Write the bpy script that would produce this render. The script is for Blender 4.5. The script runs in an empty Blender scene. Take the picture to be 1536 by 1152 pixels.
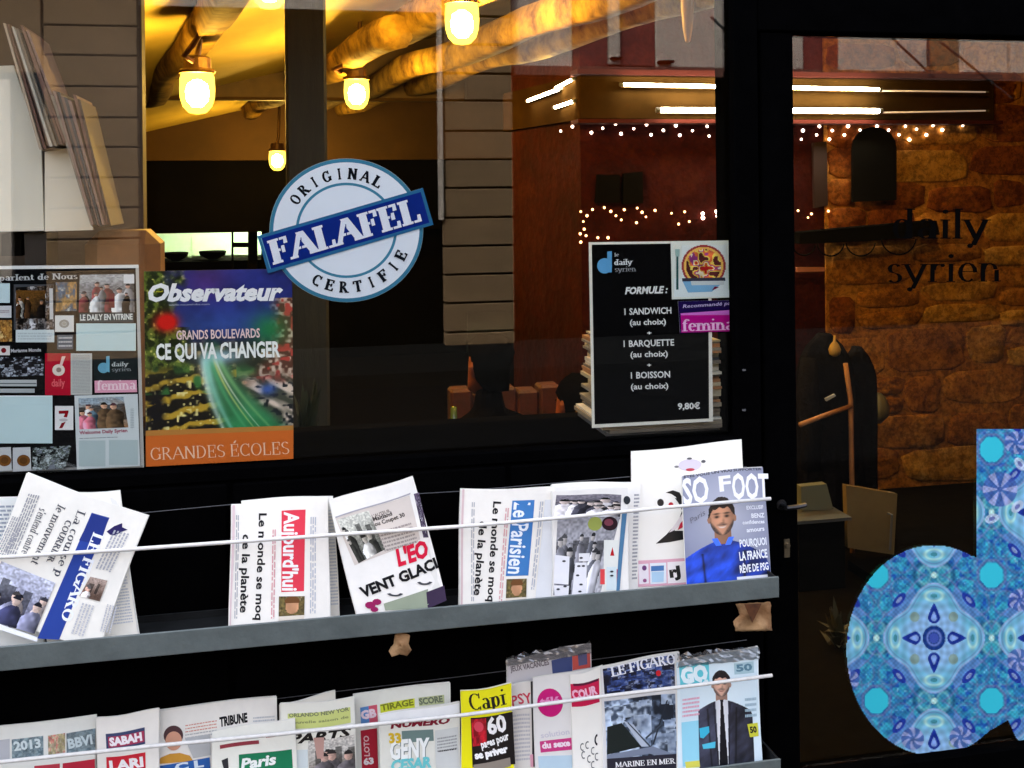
import bpy, math, random
import numpy as np
from mathutils import Vector, Matrix, geometry
random.seed(7); rng = np.random.default_rng(7)
scene = bpy.context.scene
COL = scene.collection
PI = math.pi

# ------------------------------------------------------------------ camera
FPX = 1647.0; YAW = math.radians(12.1); ROLL = 0.0105; PX0, PY0 = 768.0, 287.0
CAM = np.array([0.0, -2.5, 1.6])
_r = np.array([math.cos(YAW), -math.sin(YAW), 0.0]); _d = np.array([math.sin(YAW), math.cos(YAW), 0.0]); _z = np.array([0, 0, 1.0])
RGT = _r*math.cos(ROLL) - _z*math.sin(ROLL); UP = _z*math.cos(ROLL) + _r*math.sin(ROLL); FWD = _d
cd = bpy.data.cameras.new('camera'); cam = bpy.data.objects.new('camera', cd); COL.objects.link(cam)
cd.sensor_width = 36; cd.lens = FPX/1536*36; cd.shift_y = -(576-PY0)/1536; cd.clip_start = 0.05; cd.clip_end = 300
m3 = Matrix(((RGT[0], UP[0], -FWD[0]), (RGT[1], UP[1], -FWD[1]), (RGT[2], UP[2], -FWD[2])))
cam.matrix_world = Matrix.Translation(Vector(CAM)) @ m3.to_4x4()
scene.camera = cam

# ------------------------------------------------------------------ sky, sun, exposure
SUN_EL, SUN_AZ = math.radians(46), math.radians(318)
world = bpy.data.worlds.new('World'); scene.world = world; world.use_nodes = True
wn = world.node_tree; wn.nodes.clear()
wo = wn.nodes.new('ShaderNodeOutputWorld'); bg = wn.nodes.new('ShaderNodeBackground'); sky = wn.nodes.new('ShaderNodeTexSky')
sky.sky_type = 'NISHITA'; sky.sun_disc = False; sky.sun_elevation = SUN_EL; sky.sun_rotation = SUN_AZ
sky.air_density = 0.8; sky.dust_density = 4.0; sky.ozone_density = 0.4
bg.inputs['Strength'].default_value = 0.15
hs = wn.nodes.new('ShaderNodeHueSaturation'); hs.inputs['Saturation'].default_value = 0.45   # thin high cloud
wn.links.new(sky.outputs[0], hs.inputs['Color']); wn.links.new(hs.outputs[0], bg.inputs[0]); wn.links.new(bg.outputs[0], wo.inputs[0])
sl = bpy.data.lights.new('sun', 'SUN'); sl.energy = 2.0; sl.angle = math.radians(0.6); sl.color = (1.0, 0.97, 0.93)
sun = bpy.data.objects.new('sun', sl); COL.objects.link(sun)
sv = Vector((math.sin(SUN_AZ)*math.cos(SUN_EL), math.cos(SUN_AZ)*math.cos(SUN_EL), math.sin(SUN_EL)))
sun.rotation_euler = sv.to_track_quat('Z', 'Y').to_euler()
scene.view_settings.view_transform = 'Standard'; scene.view_settings.look = 'None'
scene.view_settings.gamma = 1.0; scene.view_settings.use_curve_mapping = False
scene.view_settings.exposure = 2.85
scene.cycles.max_bounces = 8; scene.cycles.transparent_max_bounces = 12

# ------------------------------------------------------------------ measuring helpers (survey of the street front)
def rays(p):
    p = np.atleast_2d(np.asarray(p, float))
    x = (p[:, 0]-PX0)/FPX; y = -(p[:, 1]-PY0)/FPX
    return x[:, None]*RGT + y[:, None]*UP + FWD
def U(px, py, Y):
    r = rays([(px, py)])[0]; t = (Y-CAM[1])/r[1]
    return CAM + t*r
def toPx(P):
    v = np.asarray(P, float)-CAM; z = v@FWD
    return PX0+FPX*(v@RGT)/z, PY0-FPX*(v@UP)/z

# ------------------------------------------------------------------ colours and materials
def C(r, g, b):
    f = lambda v: (v/255/12.92) if v/255 <= .04045 else ((v/255+.055)/1.055)**2.4
    return (f(r), f(g), f(b))
def CL(a):
    a = np.clip(np.asarray(a, float)/255, 0, 1)
    return np.where(a <= .04045, a/12.92, ((a+.055)/1.055)**2.4)
MATS = {}
def mat(name, col=(.5, .5, .5), rough=.6, metal=0., spec=.5, noise=0., nscale=20., bump=0., bscale=60., emit=None, estr=0., attr=None, col2=None, coat=0., stretch=None):
    if name in MATS: return MATS[name]
    m = bpy.data.materials.new(name); m.use_nodes = True; nt = m.node_tree; N = nt.nodes; L = nt.links
    b = N['Principled BSDF']
    b.inputs['Base Color'].default_value = (*col, 1); b.inputs['Roughness'].default_value = rough
    b.inputs['Metallic'].default_value = metal; b.inputs['Specular IOR Level'].default_value = spec
    b.inputs['Coat Weight'].default_value = coat
    if spec <= .06: b.inputs['IOR'].default_value = 1.01; b.inputs['Specular IOR Level'].default_value = 0
    tc = N.new('ShaderNodeTexCoord'); mp = N.new('ShaderNodeMapping'); L.new(tc.outputs['Object'], mp.inputs[0])
    if stretch: mp.inputs['Scale'].default_value = stretch
    src = None
    if attr:
        a = N.new('ShaderNodeAttribute'); a.attribute_name = attr; src = a.outputs['Color']
    if noise > 0 or col2:
        n = N.new('ShaderNodeTexNoise'); n.inputs['Scale'].default_value = nscale; n.inputs['Detail'].default_value = 6; n.inputs['Roughness'].default_value = .65
        L.new(mp.outputs[0], n.inputs['Vector'])
        if col2:
            r = N.new('ShaderNodeValToRGB'); r.color_ramp.elements[0].position = .35; r.color_ramp.elements[1].position = .65
            r.color_ramp.elements[0].color = (*col, 1); r.color_ramp.elements[1].color = (*col2, 1)
            L.new(n.outputs['Fac'], r.inputs[0]); src = r.outputs[0]
        else:
            mr = N.new('ShaderNodeMapRange'); mr.inputs[3].default_value = 1-noise; mr.inputs[4].default_value = 1+noise
            mr.inputs[1].default_value = .3; mr.inputs[2].default_value = .7
            L.new(n.outputs['Fac'], mr.inputs[0])
            mx = N.new('ShaderNodeVectorMath'); mx.operation = 'SCALE'
            if src: L.new(src, mx.inputs[0])
            else: mx.inputs[0].default_value = col
            L.new(mr.outputs[0], mx.inputs['Scale']); src = mx.outputs[0]
    if src: L.new(src, b.inputs['Base Color'])
    if bump > 0:
        n2 = N.new('ShaderNodeTexNoise'); n2.inputs['Scale'].default_value = bscale; n2.inputs['Detail'].default_value = 5
        bp = N.new('ShaderNodeBump'); bp.inputs['Strength'].default_value = bump; bp.inputs['Distance'].default_value = .01
        L.new(mp.outputs[0], n2.inputs['Vector']); L.new(n2.outputs['Fac'], bp.inputs['Height']); L.new(bp.outputs[0], b.inputs['Normal'])
    if emit:
        b.inputs['Emission Color'].default_value = (*emit, 1); b.inputs['Emission Strength'].default_value = estr
    MATS[name] = m; return m

newsprint = mat('newsprint', attr='print', rough=.8, spec=.2, noise=.04, nscale=25, bump=.08, bscale=35)
glossy_print = mat('glossy_print', attr='print', rough=.32, spec=.4, noise=.03, nscale=12)
vinyl = mat('vinyl_print', attr='print', rough=.5, spec=.05, noise=.02, nscale=9)
black_paint = mat('black_paint', col=(.0012, .0012, .0014), rough=.6, spec=.03, noise=.25, nscale=14, bump=.1, bscale=90)
black_wood = mat('black_wood', col=(.003, .003, .003), rough=.7, spec=.08, noise=.3, nscale=8, bump=.15, bscale=40)
grey_metal = mat('grey_painted_metal', col=C(98, 106, 106), rough=.5, spec=.3, noise=.2, nscale=11, bump=.12, bscale=70)
cord_mat = mat('white_cord', col=(.78, .76, .74), rough=.7, noise=.1, nscale=60)
wire_mat = mat('dull_wire', col=(.10, .10, .11), rough=.5, metal=.3)

# ------------------------------------------------------------------ object helpers
def tag(o, label=None, cat=None, group=None, kind=None):
    if label: o['label'] = label
    if cat: o['category'] = cat
    if group: o['group'] = group
    if kind: o['kind'] = kind
    return o
def empty(name, loc=(0, 0, 0), label=None, cat=None, group=None, kind=None):
    o = bpy.data.objects.new(name, None); COL.objects.link(o); o.location = Vector(loc); o.empty_display_size = .1
    return tag(o, label, cat, group, kind)
def link_mesh(name, me, m, parent=None):
    if m is not None and not me.materials: me.materials.append(m)
    o = bpy.data.objects.new(name, me); COL.objects.link(o)
    if parent is not None:
        o.parent = parent; o.matrix_parent_inverse = Matrix.Translation(-Vector(parent.location))
    return o
class MB:
    """collects boxes, tubes and lathes as one mesh"""
    def __init__(s): s.v = []; s.f = []; s.c = []
    def add(s, v, f, col=None):
        o = len(s.v); s.v += [tuple(map(float, p)) for p in v]; s.f += [tuple(i+o for i in q) for q in f]; s.c += [col]*len(f); return s
    def box(s, a, b, bev=0., col=None):
        x0, x1 = sorted((a[0], b[0])); y0, y1 = sorted((a[1], b[1])); z0, z1 = sorted((a[2], b[2]))
        if bev <= 0:
            v = [(x0,y0,z0),(x1,y0,z0),(x1,y1,z0),(x0,y1,z0),(x0,y0,z1),(x1,y0,z1),(x1,y1,z1),(x0,y1,z1)]
            return s.add(v, [(0,3,2,1),(4,5,6,7),(0,1,5,4),(1,2,6,5),(2,3,7,6),(3,0,4,7)], col)
        cx, cy, cz = (x0+x1)/2, (y0+y1)/2, (z0+z1)/2; hx, hy, hz = (x1-x0)/2, (y1-y0)/2, (z1-z0)/2
        bev = min(bev, hx*.9, hy*.9, hz*.9); idx = {}; v = []
        for sx in (-1, 1):
            for sy in (-1, 1):
                for sz in (-1, 1):
                    for ax in range(3):
                        p = [hx-bev, hy-bev, hz-bev]; p[ax] = (hx, hy, hz)[ax]
                        idx[(sx, sy, sz, ax)] = len(v); v.append((cx+sx*p[0], cy+sy*p[1], cz+sz*p[2]))
        f = []
        for ax in range(3):
            o1, o2 = [k for k in range(3) if k != ax]
            for sg in (-1, 1):
                q = []
                for a1, a2 in ((-1,-1),(1,-1),(1,1),(-1,1)):
                    k = [0]*3; k[ax] = sg; k[o1] = a1; k[o2] = a2; q.append(idx[(*k, ax)])
                if (sg > 0) == (ax == 1): q = q[::-1]
                f.append(tuple(q))
        for ax in range(3):
            o1, o2 = [k for k in range(3) if k != ax]
            for a1 in (-1, 1):
                for a2 in (-1, 1):
                    k0 = [0]*3; k1 = [0]*3; k0[ax] = -1; k1[ax] = 1; k0[o1] = k1[o1] = a1; k0[o2] = k1[o2] = a2
                    q = [idx[(*k0, o1)], idx[(*k1, o1)], idx[(*k1, o2)], idx[(*k0, o2)]]
                    f.append(tuple(q))
        for sx in (-1, 1):
            for sy in (-1, 1):
                for sz in (-1, 1): f.append(tuple(idx[(sx, sy, sz, a)] for a in range(3)))
        return s.add(v, f, col)
    def prism(s, pts, y0, y1, col=None):
        """outline in x,z pushed from y0 to y1"""
        n = len(pts); v = [(p[0], y0, p[1]) for p in pts]+[(p[0], y1, p[1]) for p in pts]
        f = [tuple(range(n)), tuple(range(2*n-1, n-1, -1))]+[(i, (i+1) % n, (i+1) % n+n, i+n) for i in range(n)]
        return s.add(v, f, col)
    def tube(s, pts, r, n=8, col=None, caps=True):
        pts = [Vector(p) for p in pts]; rr = r if isinstance(r, (list, tuple)) else [r]*len(pts)
        v = []; prev = None
        for i, p in enumerate(pts):
            t = (pts[min(i+1, len(pts)-1)]-pts[max(i-1, 0)]).normalized()
            a = prev if prev is not None else (Vector((0, 0, 1)) if abs(t.z) < .9 else Vector((1, 0, 0)))
            a = (a-t*a.dot(t)).normalized(); b = t.cross(a); prev = a
            for k in range(n):
                an = 2*PI*k/n; v.append(p+(a*math.cos(an)+b*math.sin(an))*rr[i])
        f = [(i*n+k, i*n+(k+1) % n, (i+1)*n+(k+1) % n, (i+1)*n+k) for i in range(len(pts)-1) for k in range(n)]
        if caps: f += [tuple(range(n-1, -1, -1)), tuple(range((len(pts)-1)*n, len(pts)*n))]
        return s.add(v, f, col)
    def lathe(s, c, prof, n=16, col=None):
        v = []; 
        for r, z in prof:
            for k in range(n): v.append((c[0]+r*math.cos(2*PI*k/n), c[1]+r*math.sin(2*PI*k/n), c[2]+z))
        m = len(prof)
        f = [(i*n+k, i*n+(k+1) % n, (i+1)*n+(k+1) % n, (i+1)*n+k) for i in range(m-1) for k in range(n)]
        f += [tuple(range(n-1, -1, -1)), tuple(range((m-1)*n, m*n))]
        return s.add(v, f, col)
    def build(s, name, m, parent=None, smooth=False):
        me = bpy.data.meshes.new(name); me.from_pydata(s.v, [], s.f); me.validate(); 
        import bmesh
        b = bmesh.new(); b.from_mesh(me); bmesh.ops.recalc_face_normals(b, faces=b.faces); b.to_mesh(me); b.free()
        if smooth: me.polygons.foreach_set('use_smooth', [True]*len(me.polygons))
        if s.c and s.c[0] is not None: paint(me, np.array(s.c))
        return link_mesh(name, me, m, parent)
def paint(me, cols):
    at = me.color_attributes.new('print', 'FLOAT_COLOR', 'CORNER')
    n = np.empty(len(me.polygons), np.int32); me.polygons.foreach_get('loop_total', n)
    c = np.repeat(np.hstack([cols, np.ones((len(cols), 1))]), n, axis=0).astype(np.float32)
    at.data.foreach_set('color', c.ravel())

# ------------------------------------------------------------------ letters
_tc = {}
def text_mesh(s, bold=0., font_shear=0.):
    key = (s, bold, font_shear)
    if key in _tc: return _tc[key]
    cu = bpy.data.curves.new('lettering', 'FONT'); cu.body = s; cu.resolution_u = 2; cu.offset = bold; cu.shear = font_shear
    ob = bpy.data.objects.new('lettering', cu); COL.objects.link(ob)
    me = bpy.data.meshes.new_from_object(ob); bpy.data.objects.remove(ob)
    v = np.empty(len(me.vertices)*3); me.vertices.foreach_get('co', v); v = v.reshape(-1, 3)[:, :2]
    f = [tuple(p.vertices) for p in me.polygons]; bpy.data.meshes.remove(me); bpy.data.curves.remove(cu)
    if len(v):
        x0 = v[:, 0].min(); w = v[:, 0].max()-x0; v = np.stack([(v[:, 0]-x0)/w, v[:, 1]/.70], 1)
    _tc[key] = (v, f); return _tc[key]
# pen-drawn serif alphabet: l = straight stroke (flag 1/2: serif at start/end), a = arc, t = thin straight tick
G = {
'A': (.86, [('l',.05,0,.42,1,1),('l',.42,1,.8,0,2),('h',.2,.36,.64)]),
'B': (.72, [('l',.16,0,.16,1,3),('a',.3,.76,.28,.24,-90,90),('a',.3,.26,.34,.26,-90,90),('h',.16,1,.3),('h',.16,.51,.3),('h',.16,0,.3)]),
'C': (.8, [('a',.44,.5,.36,.5,50,310),('t',.7,.68,.7,1),('t',.7,.0,.7,.2)]),
'D': (.82, [('l',.16,0,.16,1,3),('a',.32,.5,.4,.5,-90,90),('h',.16,1,.33),('h',.16,0,.33)]),
'E': (.7, [('l',.16,0,.16,1,3),('h',.16,1,.6),('h',.16,0,.62),('h',.16,.52,.48),('t',.6,.72,.6,1),('t',.62,0,.62,.28),('t',.48,.38,.48,.66)]),
'F': (.66, [('l',.16,0,.16,1,3),('h',.16,1,.6),('h',.16,.52,.46),('t',.6,.72,.6,1),('t',.46,.38,.46,.66)]),
'G': (.84, [('a',.44,.5,.36,.5,50,330),('t',.7,.68,.7,1),('l',.72,.06,.72,.46,2)]),
'I': (.34, [('l',.17,0,.17,1,3)]),
'L': (.66, [('l',.16,0,.16,1,3),('h',.16,0,.6),('t',.6,0,.6,.3)]),
'M': (1., [('l',.14,0,.14,1,1),('l',.14,1,.48,.1,0),('l',.48,.1,.84,1,0),('l',.84,1,.84,0,2)]),
'N': (.84, [('l',.14,0,.14,1,3),('l',.14,1,.7,0,0),('l',.7,0,.7,1,2)]),
'O': (.86, [('a',.43,.5,.36,.5,0,360)]),
'P': (.7, [('l',.16,0,.16,1,3),('a',.3,.74,.3,.26,-90,90),('h',.16,1,.3),('h',.16,.48,.3)]),
'R': (.8, [('l',.16,0,.16,1,3),('a',.3,.75,.28,.25,-90,90),('h',.16,1,.3),('h',.16,.5,.3),('l',.36,.5,.7,0,2)]),
'S': (.64, [('a',.32,.75,.24,.25,30,270),('a',.32,.25,.26,.25,-150,90)]),
'T': (.74, [('l',.37,0,.37,1,1),('h',.06,1,.68),('t',.06,.72,.06,1),('t',.68,.72,.68,1)]),
'U': (.82, [('l',.14,.3,.14,1,2),('l',.68,.3,.68,1,2),('a',.41,.3,.27,.3,180,360)]),
'V': (.84, [('l',.05,1,.42,0,1),('l',.42,0,.8,1,2)]),
'a': (.56, [('l',.42,0,.42,.48,1),('a',.25,.47,.18,.2,0,150),('a',.24,.18,.18,.18,0,360)]),
'b': (.6, [('l',.13,0,.13,1,2),('a',.32,.33,.2,.33,0,360)]),
'c': (.52, [('a',.3,.33,.22,.33,50,310)]),
'd': (.62, [('l',.46,0,.46,1,3),('a',.27,.33,.2,.33,0,360)]),
'e': (.54, [('a',.28,.33,.22,.33,0,310),('h',.08,.36,.49)]),
'f': (.38, [('l',.16,0,.16,.8,1),('a',.32,.8,.16,.2,20,180),('h',.02,.64,.34)]),
'h': (.64, [('l',.13,0,.13,1,3),('l',.48,0,.48,.4,1),('a',.3,.42,.18,.24,0,180)]),
'i': (.3, [('l',.15,0,.15,.64,3),('o',.15,.9,.075)]),
'l': (.3, [('l',.15,0,.15,1,3)]),
'm': (.94, [('l',.13,0,.13,.64,3),('l',.47,0,.47,.4,1),('l',.81,0,.81,.4,1),('a',.3,.42,.17,.22,0,180),('a',.64,.42,.17,.22,0,180)]),
'n': (.64, [('l',.13,0,.13,.64,3),('l',.48,0,.48,.4,1),('a',.3,.42,.18,.22,0,180)]),
'o': (.58, [('a',.29,.33,.22,.33,0,360)]),
'p': (.62, [('l',.13,-.3,.13,.64,3),('a',.32,.33,.2,.33,0,360)]),
'r': (.46, [('l',.14,0,.14,.64,3),('a',.32,.42,.18,.22,60,180),('o',.4,.58,.06)]),
's': (.46, [('a',.23,.49,.15,.16,30,270),('a',.23,.16,.17,.17,-150,90)]),
't': (.38, [('l',.16,.1,.16,.85,0),('h',.02,.64,.34),('a',.28,.14,.12,.14,180,330)]),
'u': (.64, [('l',.13,.24,.13,.64,2),('l',.48,0,.48,.64,3),('a',.3,.24,.17,.24,180,360)]),
'v': (.6, [('l',.06,.64,.3,0,1),('l',.3,0,.54,.64,2)]),
'y': (.6, [('l',.06,.64,.3,0,1),('l',.54,.64,.24,-.22,1),('o',.16,-.24,.075)]),
"'": (.2, [('l',.1,.72,.1,1,0)]), ' ': (.32, []), ':': (.3, [('o',.15,.1,.08),('o',.15,.55,.08)]),
}
def pen_text(s, wv=.15, wh=.05, serif=.1, gap=.0, stencil=0.):
    """returns list of 2-D polygons (em units, cap height 1), total advance"""
    polys = []; x0 = 0.
    def rib(P):
        P = np.array(P); n = len(P)
        if n < 2: return
        L = []; R = []
        for i in range(n):
            t = P[min(i+1, n-1)]-P[max(i-1, 0)]; t = t/(np.hypot(*t)+1e-9); nn = np.array([-t[1], t[0]])
            w = (wv*t[1]**2+wh*t[0]**2)/2 if abs(t[1]) < .97 else wv/2
            L.append(P[i]+nn*w); R.append(P[i]-nn*w)
        for i in range(n-1): polys.append(np.array([L[i], R[i], R[i+1], L[i+1]])+[x0, 0])
    def bar(a, b, c, d): polys.append(np.array([(a, b), (c, b), (c, d), (a, d)])+[x0, 0])
    for ch in s:
        acc = None
        if ch in 'ÉéÈê': acc = ch; ch = 'E' if ch in 'ÉÈ' else 'e'
        adv, st = G.get(ch, G[' '])
        for q in st:
            if q[0] == 'l':
                _, a, b, c, d, fl = q; w = wv if abs(c-a) < .02 else wv*(.62 if (c-a)*(d-b) > 0 and ch in 'AMNV' else 1)
                dx, dy = c-a, d-b; ll = math.hypot(dx, dy); hw = w/2/(abs(dy)/ll+.001) if abs(dy) > .3*ll else w/2
                polys.append(np.array([(a-hw, b), (a+hw, b), (c+hw, d), (c-hw, d)])+[x0, 0])
                for k, (ex, ey, ox) in ((1, (a, b, d)), (2, (c, d, b))):
                    if fl & k and serif > 0:
                        yy = ey if ey < ox else ey-wh
                        bar(ex-hw-serif, yy, ex+hw+serif, yy+wh)
            elif q[0] == 'h':
                _, a, b, c = q; yy = b-wh if b > .9 else (b if b < .05 else b-wh/2); bar(a, yy, c, yy+wh)
            elif q[0] == 't':
                _, a, b, c, d = q; tw = max(wh, wv*.4)/2
                polys.append(np.array([(a-tw*1.6, b if b < .01 else b), (a+tw, b), (a+tw, d), (a-tw, d)])+[x0, 0])
            elif q[0] == 'a':
                _, cx, cy, rx, ry, a0, a1 = q; n = max(3, int(abs(a1-a0)/24))
                an = np.radians(np.linspace(a0, a1, n+1)); rx2 = rx-wv*.25; ry2 = ry-wh*.5
                P = np.stack([cx+rx2*np.cos(an), cy+ry2*np.sin(an)], 1); Lp = []
                t = np.stack([-rx2*np.sin(an), ry2*np.cos(an)], 1); t /= np.hypot(t[:, 0], t[:, 1])[:, None]
                w = (wv*t[:, 1]**2+wh*t[:, 0]**2)/2; nn = np.stack([-t[:, 1], t[:, 0]], 1)
                A = P+nn*w[:, None]; B = P-nn*w[:, None]
                for i in range(n): polys.append(np.array([A[i], B[i], B[i+1], A[i+1]])+[x0, 0])
            elif q[0] == 'o':
                _, cx, cy, r = q; an = np.radians(np.arange(0, 360, 45)); polys.append(np.stack([cx+r*np.cos(an), cy+r*np.sin(an)], 1)+[x0, 0])
        if acc:
            hy = 1.08 if ch == 'E' else .74
            polys.append(np.array([(.28, hy), (.4, hy), (.52, hy+.2), (.4, hy+.2)])+[x0, 0])
        x0 += adv+gap
    return [polys, x0-gap]

# ------------------------------------------------------------------ noise and pictures for printed matter
def vn(x, y, seed=0):
    xi = np.floor(x).astype(int); yi = np.floor(y).astype(int); fx = x-xi; fy = y-yi
    fx = fx*fx*(3-2*fx); fy = fy*fy*(3-2*fy)
    def h(a, b):
        q = np.sin(a*127.1+b*311.7+seed*74.7)*43758.5453; return q-np.floor(q)
    return (h(xi, yi)*(1-fx)+h(xi+1, yi)*fx)*(1-fy)+(h(xi, yi+1)*(1-fx)+h(xi+1, yi+1)*fx)*fy
def fbm(x, y, seed=0, o=4):
    s = 0; a = .5
    for k in range(o): s = s+a*vn(x*2**k, y*2**k, seed+k*13); a *= .5
    return s
def mixc(a, b, t): return a*(1-t[..., None])+b*t[..., None]
def photo_fn(pal, seed, sc=5., contrast=1.6):
    pal = [np.array(p, float) for p in pal]
    def f(u, v):
        wx = vn(u*sc, v*sc, seed+2)*.9; wy = vn(u*sc+5, v*sc, seed+3)*.9
        bx = np.floor(u*sc*1.9+wx); by = np.floor(v*sc*1.3+wy); hq = np.sin(bx*127.1+by*311.7+seed*7.7)*43758.5453; hq = hq-np.floor(hq)
        n = fbm(u*sc, v*sc, seed)*.5+(.47+(hq-.5)*.5)*.5+(vn(u*sc*6, v*sc*6, seed+9)-.5)*.12; m = fbm(u*sc*1.7+9, v*sc*1.3, seed+5)
        n = np.clip((n-.47)*contrast*1.6+.5, 0, .999)*(len(pal)-1); i = n.astype(int); t = n-i
        P = np.array(pal); c = P[i]*(1-t[..., None])+P[np.minimum(i+1, len(pal)-1)]*t[..., None]
        return c*(.65+.7*m)[..., None]
    return f
def people_fn(k, seed, sky_, gnd, tones, skin=(206, 160, 130), scale=.5):
    """a printed press picture: k figures before a softly lit scene"""
    rr = random.Random(seed); F = sorted([(rr.uniform(.05, .95), rr.uniform(.25, .6), rr.uniform(.6, 1.2)*scale, rr.choice(tones), rr.choice(tones)) for _ in range(k)], key=lambda q: q[1])
    def f(u, v):
        one = np.ones(u.shape+(3,)); c = mixc(one*np.array(sky_, float), one*np.array(gnd, float), np.clip(v*1.3-.2+(fbm(u*4, v*3, seed)-.47)*1.2, 0, 1))
        bx = np.floor(u*7+seed); hq = np.sin(bx*91.7+seed)*437.5; hq = hq-np.floor(hq); c = c*(1-.45*(hq > .5)*(v > .12+.2*hq)*(v < .75))[..., None]; c = c*(.8+.4*vn(u*30, v*34, seed))[..., None]
        for x, y, q, t1, t2 in F:
            hr = .11*q; body = (np.abs(u-x+.02*np.sin(v*9)) < .20*q*np.clip((v-y-hr*.8)/.16, 0, 1)**.5) & (v > y+hr*.8); sh = 1-.5*np.clip((u-x)/(.2*q), -1, 1)+.5*(vn(u*16, v*12, seed+3)-.5)
            c[body] = (np.array(t1)*sh[..., None])[body]
            hd = ((u-x)/(hr*.72))**2+((v-y)/hr)**2; m = hd < 1; c[m] = (np.array(skin)*(1.05-.35*np.clip((u-x)/hr, -1, 1)-.2*(vn(u*40, v*40, 5)))[..., None])[m]; m = (hd < 1.15) & (v < y-hr*.25); c[m] = np.array(t2)*.4
        return c
    return f
def portrait_fn(bg0, bg1, cloth, skin, hair, hx, hy, hs, suit=False, tie=None, beard=.6, smile=True, asp=1.):
    """a printed half-length studio portrait; hx, hy, hs place and size the head"""
    def f(u, v):
        one = np.ones(u.shape+(3,)); A = lambda q: one*np.array(q, float); c = mixc(A(bg0), A(bg1), np.clip(1-np.hypot(u-.5, (v-.35)*1.1)*1.4, 0, 1))
        x = (u-hx)/hs; y = (v-hy)/(hs*asp)
        sw = 2.1+.35*np.clip(y-1.3, 0, 3); top = 1.25+.38*np.abs(x)**1.7*.45+.12*np.abs(x)
        b = (np.abs(x) < sw*np.clip((y-.95)*2.4, 0, 1)**.55) & (y > top); fold = fbm(x*1.6+y*.9, y*1.1, 4); sh = .86-.22*np.clip(x/2.2, -1, 1)+(fold-.47)*1.0+.10*np.sin(y*7+x*2)*(not suit)
        c = np.where(b[..., None], np.array(cloth)*np.clip(sh, .3, 1.5)[..., None], c)
        for sx in (-1, 1):
            e = np.exp(-((x-sx*(1.35-.05*y))/.07)**2)*(y > 2.0)*b; c = c*(1-.55*e)[..., None]
        nk = (np.abs(x) < .5) & (y > .5) & (y < 1.55); c = np.where(nk[..., None], np.array(skin)*(.72-.1*x)[..., None], c)
        if suit:
            st = b & (np.abs(x) < np.clip(.55-(y-1.3)*.03, .1, 1)) & (y > 1.3); c = np.where(st[..., None], np.array([236, 238, 244.])*(.95-.1*np.abs(x))[..., None], c)
            ti = (np.abs(x) < .10+.05*(y-1.5)) & (y > 1.45); c = np.where(ti[..., None], np.array(tie, float), c); kn = (np.abs(x) < .16-(y-1.3)*.2) & (y > 1.3) & (y < 1.6); c = np.where(kn[..., None], np.array(tie, float)*1.2, c)
            lap = b & (np.abs(np.abs(x)-.72+(y-1.3)*.05) < .05); c = np.where(lap[..., None], np.array(cloth)*.5, c)
        else:
            col_ = (y > 1.15) & (y < 1.62) & (np.abs(np.abs(x)-.28-(1.6-y)*.5) < .17); c = np.where(col_[..., None], np.array(cloth)*1.35+20, c)
        d = (x/.72)**2+((y)/1.0)**2; sh = 1.08-.30*np.clip(x/.72, -1, 1)**2-.16*x-.12*np.clip(y, 0, 1); m = d < 1; c = np.where(m[..., None], np.array(skin)*sh[..., None], c)
        for sx in (-1, 1):
            m = (((x-sx*.75)/.12)**2+((y-.05)/.22)**2) < 1; c = np.where(m[..., None], np.array(skin)*.78, c)
            e = np.exp(-((x-sx*.30)/.17)**2-((y+.10)/.10)**2); c = c*(1-.45*e)[..., None]; e = np.exp(-((x-sx*.30)/.09)**2-((y+.08)/.05)**2); c = c*(1-.9*e)[..., None]; e = np.exp(-((x-sx*.31)/.18)**2-((y+.27)/.045)**2); c = c*(1-.8*e)[..., None]
        e = np.exp(-((x-.09)/.08)**2-((y-.18)/.14)**2); c = c*(1-.22*e)[..., None]; e = np.exp(-((x)/.14)**2-((y-.30)/.04)**2); c = c*(1-.35*e)[..., None]
        br = np.clip(((y-.40)+1.25*(np.abs(x)-.44))*4.5, 0, 1)*np.clip((1.08-d)*12, 0, 1)*np.clip((y+.02)*5, 0, 1); br = np.maximum(br, .8*np.exp(-((x)/.30)**4-((y-.40)/.06)**2))
        c = mixc(c, A(np.array(hair)*1.3+16), np.clip(br*beard*(.75+.4*vn(x*14, y*14, 3)), 0, 1))
        e = np.exp(-((x)/.22)**4-((y-.56+.06*(x/.22)**2)/.045)**2); c = mixc(c, A((226, 214, 208) if smile else (140, 84, 78)), np.clip(e*.95, 0, 1)*(d < 1))
        hh = ((x/.80)**2+((y+.24)/1.02)**2+.10*(vn(x*5, y*5, 8)-.5) < 1) & (y < -.50-.10*np.cos(x*2.4)+.9*np.clip(np.abs(x)-.50, 0, 1)*1.6+.05*np.sin(x*13)); c = np.where(hh[..., None], np.array(hair)*(.7+.8*vn(x*9, y*12, 2))[..., None], c)
        return c
    return f
def inpoly(x, y, pts):
    r = np.zeros(x.shape, bool); n = len(pts)
    for i in range(n):
        x1, y1 = pts[i]; x2, y2 = pts[(i+1) % n]
        if y1 == y2: continue
        r ^= ((y1 > y) != (y2 > y)) & (x < (x2-x1)*(y-y1)/(y2-y1)+x1)
    return r

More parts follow.
